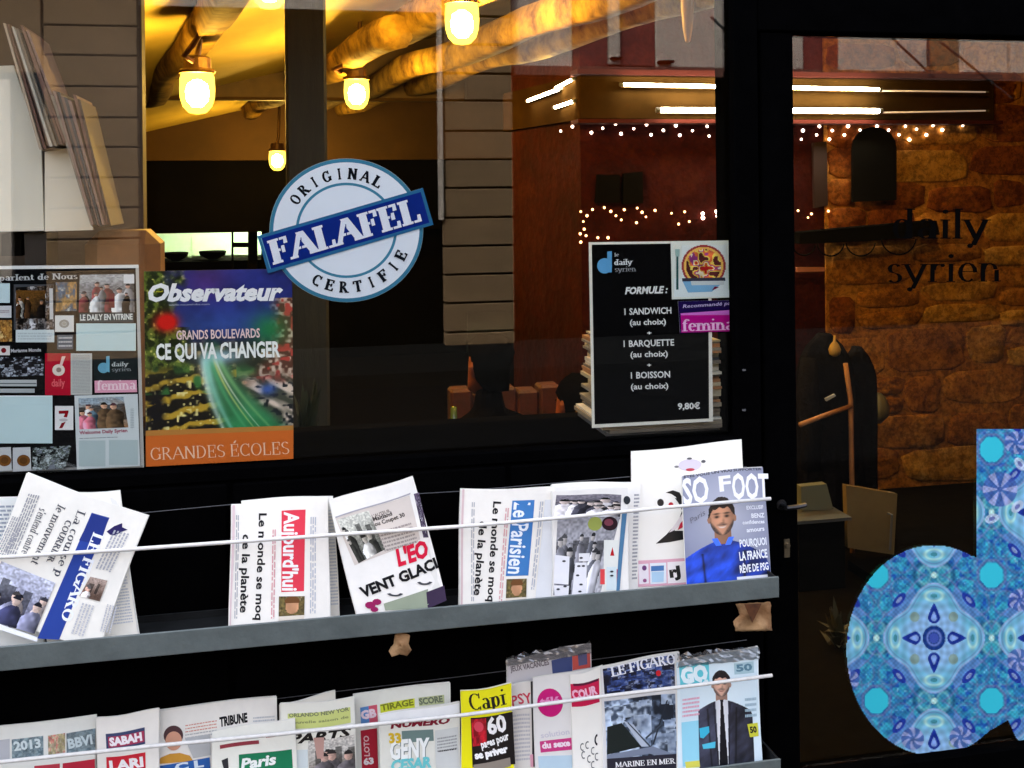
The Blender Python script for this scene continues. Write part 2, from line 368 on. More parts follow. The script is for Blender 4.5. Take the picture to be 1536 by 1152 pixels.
# ------------------------------------------------------------------ a printed sheet: everything printed on it lies in the sheet's own plane
class Sheet:
    def __init__(s, quad, yb=0., zb=0., k=0., bulge=0., seed=0, rest=None, crop=None, curl=0.):
        s.q = np.array(quad, float); s.yb, s.zb, s.k = yb, zb, k; s.crop = crop
        s.n = np.array([0, -1., k]); s.n /= np.linalg.norm(s.n)          # the side the reader sees
        c = s.plane(s.q)
        if rest is not None:
            t = min((rest-c[0][2])/(c[3][2]-c[0][2]), (rest-c[1][2])/(c[2][2]-c[1][2]))
            c[3] = c[0]+t*(c[3]-c[0]); c[2] = c[1]+t*(c[2]-c[1])
        s.c = c; s.bulge = bulge; s.curl = curl; s.seed = seed
        s.V = []; s.F = []; s.K = []; s.nv = 0; s.layer = 1
        s.E1 = c[1]-c[0]; s.E2 = c[3]-c[0]
    def plane(s, p):
        r = rays(p); t = (s.yb+(CAM[2]-s.zb)*s.k-CAM[1])/(r[:, 1]-s.k*r[:, 2])
        return CAM+t[:, None]*r
    def lift(s, P, off):
        d = P-s.c[0]; g11 = s.E1@s.E1; g12 = s.E1@s.E2; g22 = s.E2@s.E2; a = d@s.E1; b = d@s.E2; det = g11*g22-g12*g12
        u = np.clip((a*g22-b*g12)/det, 0, 1); v = np.clip((b*g11-a*g12)/det, 0, 1)
        h = s.bulge*1.2*np.sin(PI*u)*(.6+.4*np.sin(PI*v+s.seed))+s.curl*(1-v)**3*np.sin(2.1*u+s.seed)
        if s.curl: P = P+(s.E2/np.linalg.norm(s.E2))*(.0022*np.sin(5.3*u+s.seed*1.7)*(1-v))[:, None]+(s.E1/np.linalg.norm(s.E1))*(.0016*np.sin(4.1*v+s.seed)*(2*u-1))[:, None]
        return P+s.n*(h+off)[:, None]
    def px(s, xy, mode):
        xy = np.atleast_2d(np.asarray(xy, float))
        if mode == 'uv':
            u, v = xy[:, :1], xy[:, 1:]; q = s.q
            return (q[0]*(1-u)+q[1]*u)*(1-v)+(q[3]*(1-u)+q[2]*u)*v
        if mode == 'crop':
            ox, oy, sc = s.crop; return xy/sc+[ox, oy]
        return xy
    def pos(s, xy, mode, off): return s.lift(s.plane(s.px(xy, mode)), np.full(len(np.atleast_2d(xy)), off))
    def _add(s, P, F, K):
        s.V.append(P); s.F += [tuple(i+s.nv for i in f) for f in F]; s.nv += len(P)
        s.K.append(np.tile(np.asarray(K, float), (len(F), 1)) if np.ndim(K) == 1 else np.asarray(K, float))
    def off(s):
        s.layer += 1; return .0004+.00009*s.layer
    def grid(s, quad, nx, ny, K, mode, off):
        """quad: four corners in mode coordinates; K colour or (ny,nx,3)"""
        q = s.px(quad, mode)
        if np.ndim(K) == 1: nx = max(1, int(math.dist(q[0], q[1])/8)+1); ny = max(1, int(math.dist(q[0], q[3])/8)+1)
        u = np.linspace(0, 1, nx+1); v = np.linspace(0, 1, ny+1); uu, vv = np.meshgrid(u, v)
        uu = uu.ravel()[:, None]; vv = vv.ravel()[:, None]
        p = (q[0]*(1-uu)+q[1]*uu)*(1-vv)+(q[3]*(1-uu)+q[2]*uu)*vv
        P = s.lift(s.plane(p), np.full(len(p), off)); w = nx+1
        F = [(j*w+i, (j+1)*w+i, (j+1)*w+i+1, j*w+i+1) for j in range(ny) for i in range(nx)]
        s._add(P, F, K if np.ndim(K) == 1 else K.reshape(-1, 3))
    def base(s, col, n=18):
        """the whole front face of the sheet"""
        u = np.linspace(0, 1, n+1); uu, vv = np.meshgrid(u, u); uu = uu.ravel()[:, None]; vv = vv.ravel()[:, None]
        P = (s.c[0]*(1-uu)+s.c[1]*uu)*(1-vv)+(s.c[3]*(1-uu)+s.c[2]*uu)*vv
        P = s.lift(P, np.full(len(P), .0002)); w = n+1
        s._add(P, [(j*w+i, (j+1)*w+i, (j+1)*w+i+1, j*w+i+1) for j in range(n) for i in range(n)], C(*col))
    def rect(s, x0, y0, x1, y1, col, mode='uv', n=4):
        s.grid([(x0, y0), (x1, y0), (x1, y1), (x0, y1)], n, n, C(*col), mode, s.off())
    def quad(s, pts, col, mode='px', n=3): s.grid(pts, n, n, C(*col), mode, s.off())
    def _fill(s, xy, col, mode):
        """filled outline, cut fine enough to follow the curve of the paper"""
        P = s.px(xy, mode); tri = geometry.tessellate_polygon([[Vector((p[0], p[1], 0)) for p in P]])
        V = [tuple(p) for p in P]; out = []; todo = [tuple(t) for t in tri]; mid = {}
        while todo:
            t = todo.pop(); L = [math.dist(V[t[i]], V[t[(i+1) % 3]]) for i in range(3)]; i = L.index(max(L))
            if L[i] < 10: out.append(t); continue
            a, b, c = t[i], t[(i+1) % 3], t[(i+2) % 3]; k = (min(a, b), max(a, b))
            if k not in mid: mid[k] = len(V); V.append(((V[a][0]+V[b][0])/2, (V[a][1]+V[b][1])/2))
            todo += [(a, mid[k], c), (mid[k], b, c)]
        s._add(s.lift(s.plane(V), np.full(len(V), s.off())), out, C(*col))
    def poly(s, pts, col, mode='uv'): s._fill(pts, col, mode)
    def ell(s, cx, cy, rx, ry, col, mode='uv', n=28, a0=0, a1=360, inner=None, rot=0):
        an = np.radians(np.linspace(a0, a1, n+1)); cr, sr = math.cos(rot), math.sin(rot)
        def ring(k): 
            x = rx*k*np.cos(an); y = ry*k*np.sin(an); return np.stack([cx+x*cr-y*sr, cy+x*sr+y*cr], 1)
        if inner is None: s._fill(ring(1)[:-1] if a1-a0 == 360 else ring(1), col, mode)
        else:
            P = s.pos(np.vstack([ring(1), ring(inner)]), mode, s.off()); s._add(P, [(i, i+1, n+2+i, n+1+i) for i in range(n)], C(*col))
    def raster(s, quad, nx, ny, fn, mode='uv'):
        """fn(u,v)->0..255 colours over the quad"""
        if len(quad) == 4 and np.ndim(quad[0]) == 0: x0, y0, x1, y1 = quad; quad = [(x0, y0), (x1, y0), (x1, y1), (x0, y1)]
        u = (np.arange(nx)+.5)/nx; v = (np.arange(ny)+.5)/ny; uu, vv = np.meshgrid(u, v)
        s.grid(quad, nx, ny, CL(fn(uu, vv)), mode, s.off())
    def _txt(s, polys_or, A, B, h, col, mode, up):
        A = np.array(A, float); B = np.array(B, float)
        pA, pB = s.px([A, B], mode); d = pB-pA
        L = np.hypot(*d)
        if up is None: N = np.array([d[1], -d[0]])/L*h
        else: N = np.array(up, float); N = N/np.hypot(*N)*h
        if isinstance(polys_or, tuple):
            v, f = polys_or; p = pA+v[:, :1]*d+v[:, 1:]*N
            s._add(s.lift(s.plane(p), np.full(len(p), s.off())), f, C(*col))
        else:
            polys, adv = polys_or; o = s.off()
            for i, P in enumerate(polys):
                p = pA+P[:, :1]/adv*d+P[:, 1:]*N
                s._add(s.lift(s.plane(p), np.full(len(p), o+.00001*(i % 12))), [tuple(range(len(p)))], C(*col))
    def text(s, t, A, B, h, col, bold=.0, mode='px', up=None, shear=0.):
        """sans lettering, baseline from A to B, cap height h in survey units"""
        s._txt(text_mesh(t, bold, shear), A, B, h, col, mode, up)
    def pen(s, t, A, B, h, col, mode='px', up=None, **kw): s._txt(pen_text(t, **kw), A, B, h, col, mode, up)
    def lines(s, x0, y0, x1, y1, n, col, mode='uv', seed=1, fill=.5, vert=False):
        """tiny body text as rows of word-long dashes"""
        r = random.Random(seed); o = s.off(); V = []; F = []
        for i in range(n):
            t = 0.
            while t < 1:
                w = r.uniform(.04, .14); e = min(1, t+w)
                if vert:
                    a = x0+(x1-x0)*(i+.2)/n; b = x0+(x1-x0)*(i+.2+fill)/n; c = y0+(y1-y0)*t; d = y0+(y1-y0)*e
                else:
                    c = y0+(y1-y0)*(i+.2)/n; d = y0+(y1-y0)*(i+.2+fill)/n; a = x0+(x1-x0)*t; b = x0+(x1-x0)*e
                k = len(V); V += [(a, c), (b, c), (b, d), (a, d)]; F.append((k, k+3, k+2, k+1))
                t = e+r.uniform(.012, .03)
                if t > .8 and r.random() < .12: break
        s._add(s.pos(V, mode, o), F, C(*col))
    def front(s, name, m, parent):
        me = bpy.data.meshes.new(name); V = np.vstack(s.V); me.from_pydata(V.tolist(), [], s.F)
        paint(me, np.vstack(s.K)); return link_mesh(name, me, m, parent)
    def body(s, name, m, parent, th, n=5, jit=.0025, col=(236, 238, 242), spine=False, drop=0.):
        b_V = []; b_F = []; b_K = []; r = random.Random(s.seed*7+3); nv = 0; g = 6
        for k in range(n):
            o0 = -th*(k+.08)/n; o1 = -th*(k+.86)/n
            if k == 0: o0 = 0.
            cs = [c.copy() for c in s.c]
            if k > 0:
                for i in range(2): cs[i] = cs[i]+s.E2/np.linalg.norm(s.E2)*r.uniform(-jit, jit*.3)+s.E1/np.linalg.norm(s.E1)*r.uniform(-jit, jit)*.6
                cs[2] = cs[2]+s.E1/np.linalg.norm(s.E1)*r.uniform(-jit*.5, jit)
                cs[3] = cs[3]+s.E1/np.linalg.norm(s.E1)*r.uniform(-jit, jit*.5)
            u = np.linspace(0, 1, g+1); uu, vv = np.meshgrid(u, u); uu = uu.ravel()[:, None]; vv = vv.ravel()[:, None]
            P = (cs[0]*(1-uu)+cs[1]*uu)*(1-vv)+(cs[3]*(1-uu)+cs[2]*uu)*vv
            A = s.lift(P, np.full(len(P), o0)); B = s.lift(P, np.full(len(P), o1)); w = g+1; n0 = len(P)
            F = [(j*w+i, (j+1)*w+i, (j+1)*w+i+1, j*w+i+1) for j in range(g) for i in range(g)]
            F2 = [tuple(n0+i for i in reversed(f)) for f in F]
            rim = [i for i in range(w)]+[j*w+g for j in range(1, w)]+[g*w+i for i in range(g-1, -1, -1)]+[j*w for j in range(g-1, 0, -1)]
            F3 = [(rim[i], rim[(i+1) % len(rim)], n0+rim[(i+1) % len(rim)], n0+rim[i]) for i in range(len(rim))]
            FF = F+F2+F3; b_V += [A, B]; b_F += [tuple(i+nv for i in f) for f in FF]; nv += 2*n0
            cc = np.array(C(*col))*r.uniform(.86, 1.04); b_K.append(np.tile(cc, (len(FF), 1)))
        me = bpy.data.meshes.new(name); me.from_pydata(np.vstack(b_V).tolist(), [], b_F)
        paint(me, np.vstack(b_K)); return link_mesh(name, me, m, parent)
    def root(s, name, label, cat, group=None):
        p = (s.c[2]+s.c[3])/2; return empty(name, p, label, cat, group)

# ================================================================== THE STREET AND THE SHOPFRONT
ZS = U(880, 669, -.03)[2]                      # top of the black dado = window sill
zt1_top = U(584, 917, -.20)[2]; zt1_bot = U(584, 951, -.20)[2]
zt2_top = U(1150, 1140, -.20)[2]; zt2_bot = zt2_top-(zt1_top-zt1_bot)
T1, T2 = zt1_bot+.008, zt2_bot+.008            # tray floors
XE = U(1168, 890, -.20)[0]                     # right end of the racks
XPL, XPR = U(1105, 500, -.03)[0], U(1141, 500, -.03)[0]
XDL, XDR = U(1145, 500, -.02)[0], U(1194, 500, -.02)[0]
XL = -2.6; XR = 3.4
ZTOP = 2.62; ZD = U(1300, 52, -.02)[2]         # window head, underside of the door head

pave = mat('pavement_stone', col=(.006, .006, .006), rough=.9, spec=.05, col2=(.010, .010, .009), nscale=6, bump=.3, bscale=50)
asph = mat('asphalt', col=(.004, .004, .004), rough=.95, spec=.03, col2=(.007, .007, .007), nscale=40, bump=.4, bscale=120)
tag(MB().box((-30, -1.9, -.12), (30, .1, 0)).build('pavement', pave), kind='structure')
tag(MB().box((-30, -7.2, -.3), (30, -2.05, -.12)).build('road', asph), kind='structure')
tag(MB().box((-30, -2.05, -.3), (30, -1.9, .003), bev=.01).build('kerb', pave), kind='structure')
tag(MB().box((-30, -9.0, -.12), (30, -7.2, 0)).build('far_pavement', pave), kind='structure')
tag(MB().box((-80, -80, -.42), (80, 80, -.31)).build('ground', asph), kind='structure')

sf = empty('shopfront', ((XPL+XL)/2, 0, 0), 'black painted timber shopfront with a large window and newspaper racks below it', 'shopfront')
MB().box((XL, -.02, 0), (XPL, .06, ZS-.03)).build('dado_backing', black_paint, sf)
MB().box((XL, -.03, ZS-.03), (XPL-.001, .30, ZS), bev=.004).build('window_sill', black_paint, sf)
x = XL+.02
while x < XPL-.1:
    x2 = min(x+.62, XPL-.004); MB().box((x, -.031, .02), (x2-.012, -.021, ZS-.035), bev=.004).build('dado_panel', black_paint, sf); x = x2
MB().box((XPL, -.03, 0), (XPR, .09, ZTOP), bev=.003).build('post', black_paint, sf)
MB().box((XL, -.03, ZTOP), (XR, .09, 3.3), bev=.004).build('fascia', black_paint, sf)
MB().box((XPR+.002, -.026, ZD+.004), (XR, .088, ZTOP-.002), bev=.003).build('door_head', black_paint, sf)
for py in (555, 615):
    p = U(1116, py, -.032); MB().lathe((p[0], p[1], p[2]), [(.0045, -.002), (.0045, .002)], 10).build('screw_head', wire_mat, sf)
upper = mat('upper_wall', col=(.32, .29, .24), rough=.85, noise=.2, nscale=3, bump=.3)
w = MB().box((-12, 0, 3.302), (14, .4, 5.2)).build('upper_facade', upper); tag(w, 'pale stone upper facade above the black shopfront', 'facade', kind='structure')

def glass_mat(name, fac, tint=(1, 1, 1)):
    m = bpy.data.materials.new(name); m.use_nodes = True; nt = m.node_tree; nt.nodes.clear(); N = nt.nodes; L = nt.links
    o = N.new('ShaderNodeOutputMaterial'); mx = N.new('ShaderNodeMixShader'); t = N.new('ShaderNodeBsdfTransparent'); g = N.new('ShaderNodeBsdfGlossy')
    t.inputs[0].default_value = (*tint, 1); g.inputs['Roughness'].default_value = .0; g.inputs[0].default_value = (.95, .97, 1, 1)
    lw = N.new('ShaderNodeLayerWeight'); lw.inputs[0].default_value = .5; pw = N.new('ShaderNodeMath'); pw.operation = 'POWER'; pw.inputs[1].default_value = 5
    mt = N.new('ShaderNodeMath'); mt.operation = 'MULTIPLY_ADD'; mt.inputs[1].default_value = 1-fac; mt.inputs[2].default_value = fac
    L.new(lw.outputs['Facing'], pw.inputs[0]); L.new(pw.outputs[0], mt.inputs[0]); mt.use_clamp = True
    L.new(mt.outputs[0], mx.inputs[0]); L.new(t.outputs[0], mx.inputs[1]); L.new(g.outputs[0], mx.inputs[2]); L.new(mx.outputs[0], o.inputs[0]); return m
window_glass = glass_mat('window_glass', .045, (.97, .98, .97))
MB().box((XL, 0, ZS), (XPL, .006, ZTOP)).build('window_pane', window_glass, sf)

# the glazed door on the right
dr = empty('shop_door', (XDR, 0, 0), 'black framed glass door on the right with the shop name lettered across it', 'door')
MB().box((XDL, -.02, .03), (XDR, .05, ZD), bev=.003).build('stile', black_paint, dr)
MB().box((2.6, -.02, .03), (2.72, .05, ZD), bev=.003).build('stile', black_paint, dr)
MB().box((XDR+.001, -.018, .03), (2.598, .048, .16), bev=.003).build('bottom_rail', black_paint, dr)
MB().box((XDR+.001, .016, .162), (2.598, .022, ZD-.001)).build('glass_pane', window_glass, dr)
p = U(1180, 762, -.05); h = MB().lathe((0, 0, 0), [(.013, 0), (.013, .003), (.006, .004), (.006, .03)], 14); 
h.v = [(v[0]+p[0], -.021-v[2], v[1]+p[2]) for v in h.v]
h.tube([(p[0], -.05, p[2]), (p[0]+.03, -.053, p[2]+.002), (p[0]+.05, -.05, p[2]+.004)], .006); h.build('handle', mat('dark_steel', col=(.05, .05, .055), metal=.9, rough=.35), dr)
p = U(1180, 822, -.021); MB().prism([(p[0]-.007, p[2]-.022), (p[0]+.007, p[2]-.022), (p[0]+.007, p[2]+.022), (p[0]-.007, p[2]+.022)], -.024, -.0205).tube([(p[0], -.03, p[2]+.008), (p[0], -.02, p[2]+.008)], .006).build('lock', mat('worn_brass', col=(.25, .2, .13), metal=.8, rough=.4), dr)
MB().box((2.722, -.03, 0), (XR, .09, ZD+.003)).build('side_panel', black_paint, sf)

# ------------------------------------------------------------------ racks
rk = empty('newspaper_rack', ((XL+XE)/2, -.1, 0), 'wall rack of two long grey metal ledges holding newspapers and magazines under the window', 'rack')
def tray(zb, zt, floor):
    b = MB()
    b.box((XL, -.203, zb), (XE, -.1975, zt), bev=.0015)
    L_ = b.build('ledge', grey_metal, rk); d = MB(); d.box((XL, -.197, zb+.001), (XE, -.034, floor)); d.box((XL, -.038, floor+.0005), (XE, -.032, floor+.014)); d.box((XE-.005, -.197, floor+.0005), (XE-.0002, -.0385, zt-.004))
    d.build('ledge_floor', mat('dark_ledge_metal', col=(.012, .013, .014), rough=.7, spec=.1, noise=.4, nscale=9), rk); return L_  # inside of the ledge is much darker metal than its front
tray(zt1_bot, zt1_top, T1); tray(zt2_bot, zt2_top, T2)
def xz(px, py, Y): return U(px, py, Y)
cp = [U(a, b, -.137) for a, b in ((-60, 841), (0, 836), (180, 825), (350, 813), (520, 801), (700, 789), (850, 776), (1000, 761), (1156, 748))]
MB().tube(cp, .0042, 8).build('retaining_cord', cord_mat, rk, smooth=True)
cp = [U(a, b, -.165) for a, b in ((-60, 1150), (0, 1143), (230, 1119), (420, 1101), (700, 1072), (900, 1045), (1050, 1027), (1158, 1013))]
MB().tube(cp, .0042, 8).build('retaining_cord', cord_mat, rk, smooth=True)
MB().tube([U(-60, 795, -.036), U(345, 757, -.036), U(690, 737, -.036), U(1120, 700, -.036)], .0009, 5).build('back_wire', wire_mat, rk)
MB().tube([U(-60, 1100, -.036), U(300, 1062, -.036), U(690, 1015, -.036), U(1120, 960, -.036)], .0009, 5).build('back_wire', wire_mat, rk)
for i in range(5):
    xx = XL+.3+i*.8
    if xx < XE: MB().box((xx, -.036, T2-.05), (xx+.02, -.0325, T1-.01)).build('bracket', black_paint, rk)
MB().box((XE+.001, -.19, T2-.05), (XE+.006, -.033, T2+.03)).build('end_plate', black_paint, rk); MB().box((XE+.001, -.19, T1-.02), (XE+.006, -.033, T1+.03)).build('end_plate', black_paint, rk)

# torn tan scraps under the upper ledge
def scrap(pts, Y, label, seed, dark):
    """a torn flap of card: ragged edge, gently buckled"""
    r = random.Random(seed); R = []
    for i in range(len(pts)):
        a, b = pts[i], pts[(i+1) % len(pts)]; k = max(2, int(math.dist(a, b)/5))
        for j in range(k): t = j/k; R.append((a[0]+(b[0]-a[0])*t+r.uniform(-.7, .7), a[1]+(b[1]-a[1])*t+r.uniform(-.7, .7)))
    cx = sum(p[0] for p in R)/len(R); cy = sum(p[1] for p in R)/len(R); n = len(R); v = []; q = 6
    for j in range(q):
        for p in R:
            k = 1-j/q; x_, y_ = cx+(p[0]-cx)*k, cy+(p[1]-cy)*k; hgt = .007*math.sin(x_*.16+seed)*math.cos(y_*.13)+.004*(vn(np.array(x_/7.), np.array(y_/7.), seed)-.5)
            v.append(tuple(U(x_, y_, Y+float(hgt))))
    v.append(tuple(U(cx, cy, Y))); f = [(j*n+i, j*n+(i+1) % n, (j+1)*n+(i+1) % n, (j+1)*n+i) for j in range(q-1) for i in range(n)]+[((q-1)*n+i, (q-1)*n+(i+1) % n, q*n) for i in range(n)]
    m = MB(); k = len(v); m.add(v+[(a, b+.0015, c) for a, b, c in v], f+[tuple(k+i for i in g[::-1]) for g in f]+[(i, (i+1) % n, k+(i+1) % n, k+i) for i in range(n)])
    o = m.build('paper_scrap', mat('tan_card', col=C(176, 140, 100), col2=C(140, 98, 62), nscale=16, rough=.85, bump=.4, bscale=60), None, smooth=True); tag(o, label, 'paper scrap')
    return o
s1 = scrap([(1104, 906), (1156, 903), (1158, 946), (1104, 947), (1100, 932), (1110, 922)], -.19, 'torn tan card scrap hanging under the right end of the upper ledge', 1, 0)
MB().prism([tuple(U(a, b, -.203)[[0, 2]]) for a, b in ((1116, 906), (1142, 905), (1136, 918), (1128, 934), (1122, 920))], -.2045, -.2035).build('brown_stain', mat('brown_tape', col=C(92, 52, 24), rough=.7, noise=.5, nscale=40), s1)
s2 = scrap([(592, 951), (606, 950), (615, 953), (613, 966), (617, 975), (611, 985), (599, 981), (588, 986), (583, 976), (590, 966)], -.19, 'crumpled tan leaf of card hanging below the middle of the upper ledge', 2, 1)

# ================================================================== BUILDING ACROSS THE STREET (seen in the glass)
YO = -9.0
ORD = 'first second third fourth fifth sixth seventh eighth ninth tenth eleventh twelfth thirteenth fourteenth fifteenth sixteenth seventeenth eighteenth nineteenth twentieth'.split(); ORD += ['twenty '+o for o in ORD[:9]]+['thirtieth']+['thirty '+o for o in ORD[:9]]
def O(px, py): q = U(px, py, 9.0); return q[0], q[2]
stone_o = mat('beige_ashlar', col=C(98, 76, 48), rough=.85, noise=.12, nscale=5, bump=.25, bscale=30)
plaster_o = mat('pale_plaster', col=C(146, 136, 124), rough=.85, noise=.08, nscale=2.5)
shut_o = mat('red_brown_shutter', col=C(84, 26, 16), rough=.6, noise=.2, nscale=12)
dark_o = mat('dark_shop_opening', col=(.002, .0018, .0015), rough=.9, spec=.02)
fas_o = mat('dark_brown_fascia', col=C(70, 38, 24), rough=.7, noise=.2, nscale=6)
ob = empty('opposite_building', (0, YO, 0), 'pale stone building with brown red shutters mirrored in the shop glass', 'building')
xa, z1 = O(-500, 110); z2 = O(1200, 110)[1]
MB().box((-14, YO-.5, 0), (16, YO-.02, 5.6)).build('wall', dark_o, ob)
MB().box((-14, YO-.02, 3.5), (16, YO, 5.6)).build('upper_wall', plaster_o, ob)
def bay(px0, px1, pyt, pyb, m, name, d=.06):
    x0 = O(px0, 200)[0]; x1 = O(px1, 200)[0]; zt = O((px0+px1)/2, pyt)[1]; zb = O((px0+px1)/2, pyb)[1]
    return MB().box((x0, YO+.001, zb), (x1, YO+d, zt), bev=.008).build(name, m, ob)
for (a, b, ys) in ((72, 210, [-60, 42, 86, 132, 178, 222, 267, 312, 358, 403, 450, 497, 545]), (662, 765, [-55, 28, 70, 113, 153, 198, 240, 282, 326, 368, 410, 452, 495, 540])):
    for i in range(len(ys)-1): bay(a, b, ys[i]+1.4, ys[i+1]-1.4, stone_o, 'stone_block', .16)
bay(-200, 66, -80, 110, stone_o, 'stone_block', .1)
bay(656, 661, -60, 330, plaster_o, 'drainpipe', .2); bay(-200, 20, 120, 420, plaster_o, 'stone_block', .1)
bay(768, 858, -60, 106, plaster_o, 'wall_panel'); bay(859, 911, -60, 100, shut_o, 'shutter', .04); bay(912, 928, -60, 98, plaster_o, 'wall_panel', .1)
bay(929, 982, -60, 100, shut_o, 'shutter', .04); bay(983, 1205, -60, 103, plaster_o, 'wall_panel'); bay(1206, 1258, 20, 110, shut_o, 'shutter', .04); bay(1259, 1390, -60, 112, plaster_o, 'wall_panel')
bay(1392, 1438, -60, 112, stone_o, 'wall_panel', .05); bay(1440, 1512, -60, 112, plaster_o, 'wall_panel', .05); bay(1514, 1700, -60, 120, plaster_o, 'wall_panel', .1)
bay(912, 928, 88, 91, dark_o, 'shutter_catch', .2); bay(984, 1004, 93, 97, dark_o, 'shutter_catch', .2); bay(1190, 1204, 107, 111, dark_o, 'shutter_catch', .2); bay(1256, 1280, 107, 111, dark_o, 'shutter_catch', .2)
bay(768, 1700, 108, 122, fas_o, 'cornice', .25); bay(1200, 1262, 20, 50, dark_o, 'window', .05)
for a, b, c, d in ((1054, 30, 1098, 74), (1316, 54, 1384, 118), (1394, 66, 1500, 150), (1376, 54, 1378, 118)):
    p, q = O(a, b), O(c, d); MB().tube([(p[0], YO+.25, p[1]), (q[0], YO+.25, q[1])], .016, 6).build('cable', mat('black_cable', col=(.01, .01, .01)), ob)

# ================================================================== INSIDE THE SHOP
black_in = mat('black_interior', col=(.004, .0035, .003), rough=.9, spec=.02, noise=.3, nscale=3)
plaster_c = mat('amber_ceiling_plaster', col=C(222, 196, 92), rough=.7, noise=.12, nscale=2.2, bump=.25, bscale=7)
beam_m = mat('old_oak_beam', col=C(160, 128, 50), rough=.85, spec=.15, col2=C(74, 50, 17), nscale=6, bump=1., bscale=11, stretch=(1, 1, 1))
brown_w = mat('brown_bulkhead', col=C(74, 50, 20), rough=.8, noise=.25, nscale=2)
red_w = None
DB = rays([(119, 314)])[0]; DB = np.array([DB[0], DB[1], 0]); DB /= np.linalg.norm(DB); NB = np.array([DB[1], -DB[0], 0])   # run of the beams, and square to it
tag(MB().box((-5, .1, -.02), (7.5, 12, 0)).build('shop_floor', mat('dark_floor', col=(.006, .005, .004), rough=.8, spec=.02, noise=.3)), kind='structure')
def zc(X): return 2.36+.24*(X+.33)
def rib_w(P): return P
cei = MB(); 
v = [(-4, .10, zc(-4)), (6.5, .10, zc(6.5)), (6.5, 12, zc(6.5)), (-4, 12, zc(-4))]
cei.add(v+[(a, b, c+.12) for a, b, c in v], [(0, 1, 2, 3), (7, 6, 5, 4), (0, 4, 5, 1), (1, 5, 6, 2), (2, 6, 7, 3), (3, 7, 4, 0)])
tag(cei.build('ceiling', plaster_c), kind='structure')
shell = MB().box((-5.1, .1, 0), (-5, 12, 5)).box((7.4, .1, 0), (7.5, 12, 5)).box((-5, 11.9, 0), (7.4, 12, 5)).box((-5, .1, 4.6), (7.4, 11.9, 4.7)).box((-5, .085, 3.3), (7.4, .1, 4.6)).box((-5, .085, 0), (XL+.01, .1, 3.3)).box((XR-.01, .085, 0), (7.4, .1, 3.3))
tag(shell.build('shop_walls', black_in), kind='structure')

def beam(px, py, depthY, w, h, label, name='ceiling_beam', L0=-3., L1=9., seed=0, y_end=7.6):
    P = U(px, py, depthY); r = random.Random(seed); m = MB(); pr = []; ph = r.uniform(0, 6); ja = [r.uniform(.92, 1.08) for _ in range(10)]
    zb = P[2]
    n = 70; rings = []; an = [k*2*PI/10+PI/10 for k in range(10)]
    for i in range(n+1):
        t = L0+(L1-L0)*i/n; c = P+DB*t
        if c[1] < .14 or c[1] > y_end: continue
        wob = Vector((r.uniform(-.002, .002), 0, r.uniform(-.002, .002)))
        ring = []; wob += Vector((.02*math.sin(t*2.1+ph), 0, .015*math.sin(t*3.3+ph)))
        for a in an:
            ca, sa = math.cos(a), math.sin(a); k = max(abs(ca), abs(sa)); q = .82+.18/k*.9
            x = ca/k*w/2*.5+ca*w/2*.5; z = sa/k*h/2*.5+sa*h/2*.5
            jj_ = ja[an.index(a)]*(1+r.uniform(-.018, .018)+.04*math.sin(t*5+a*2)); x *= jj_; z *= jj_
            p = c+NB*(x+wob.x); ring.append((p[0], p[1], zb+h/2+z+wob.z))
        rings.append(ring)
    v = [p for rg in rings for p in rg]; k = 10
    f = [(i*k+j, i*k+(j+1) % k, (i+1)*k+(j+1) % k, (i+1)*k+j) for i in range(len(rings)-1) for j in range(k)]+[tuple(range(k)), tuple(range((len(rings)-1)*k, len(rings)*k))]
    m.add(v, f); o = m.build(name, beam_m, None, smooth=True); return tag(o, label, 'beam', 'old oak ceiling beams inside the shop')
beam(312, 60, 2.0, .14, .17, 'thick lit oak beam running down to the lamp left of the window column', seed=1)
beam(590, 72, 3.2, .14, .16, 'gnarled oak beam ending above the lamp right of the window column', seed=2)
beam(800, 60, 2.2, .12, .15, 'oak beam slanting just right of the brightest top lamp', seed=3)
beam(960, 40, 1.9, .12, .15, 'rightmost oak beam slanting towards the red wall corner', seed=4)
beam(430, 150, 5.6, .15, .15, 'far oak beam above the smallest deepest lamp', seed=5)
beam(150, 60, 2.6, .16, .18, 'leftmost oak beam beside the timber partition', seed=6)
def cross(Y, zb, zt, x0, x1, m, label, th=.12):
    o = MB().box((x0, Y, zb), (x1, Y+th, zt), bev=.012).build('bulkhead', m); return tag(o, label, 'bulkhead', kind='structure')
b0 = U(437, 240, 7.8); b1 = U(437, 347, 7.85)
tag(MB().box((-4.9, 7.8, b0[2]), (2.6, 7.95, 4.0)).build('bulkhead', brown_w), kind='structure')
tag(MB().box((-4.9, 7.85, b1[2]), (2.6, 8.05, b0[2]-.001)).build('lintel', black_in), kind='structure')
zb = U(437, 150, 5.3)[2]
o = MB().box((-3, 5.3, zb), (1.35, 5.42, 2.9), bev=.02).build('cross_beam', mat('dark_oak', col=C(84, 60, 24), rough=.6, noise=.3, nscale=5, bump=.4, bscale=15)); tag(o, 'broad oak cross beam spanning the ceiling behind the lamps', 'beam')

# timber partition behind the left part of the window
xa = U(214, 200, .62)[0]
pt = MB().box((-2.5, .62, 0), (xa, .70, 2.3)).build('side_partition', mat('brown_partition', col=C(66, 50, 36), rough=.7, noise=.2, nscale=5)); tag(pt, 'dark brown partition behind the slanted magazine files', 'partition')
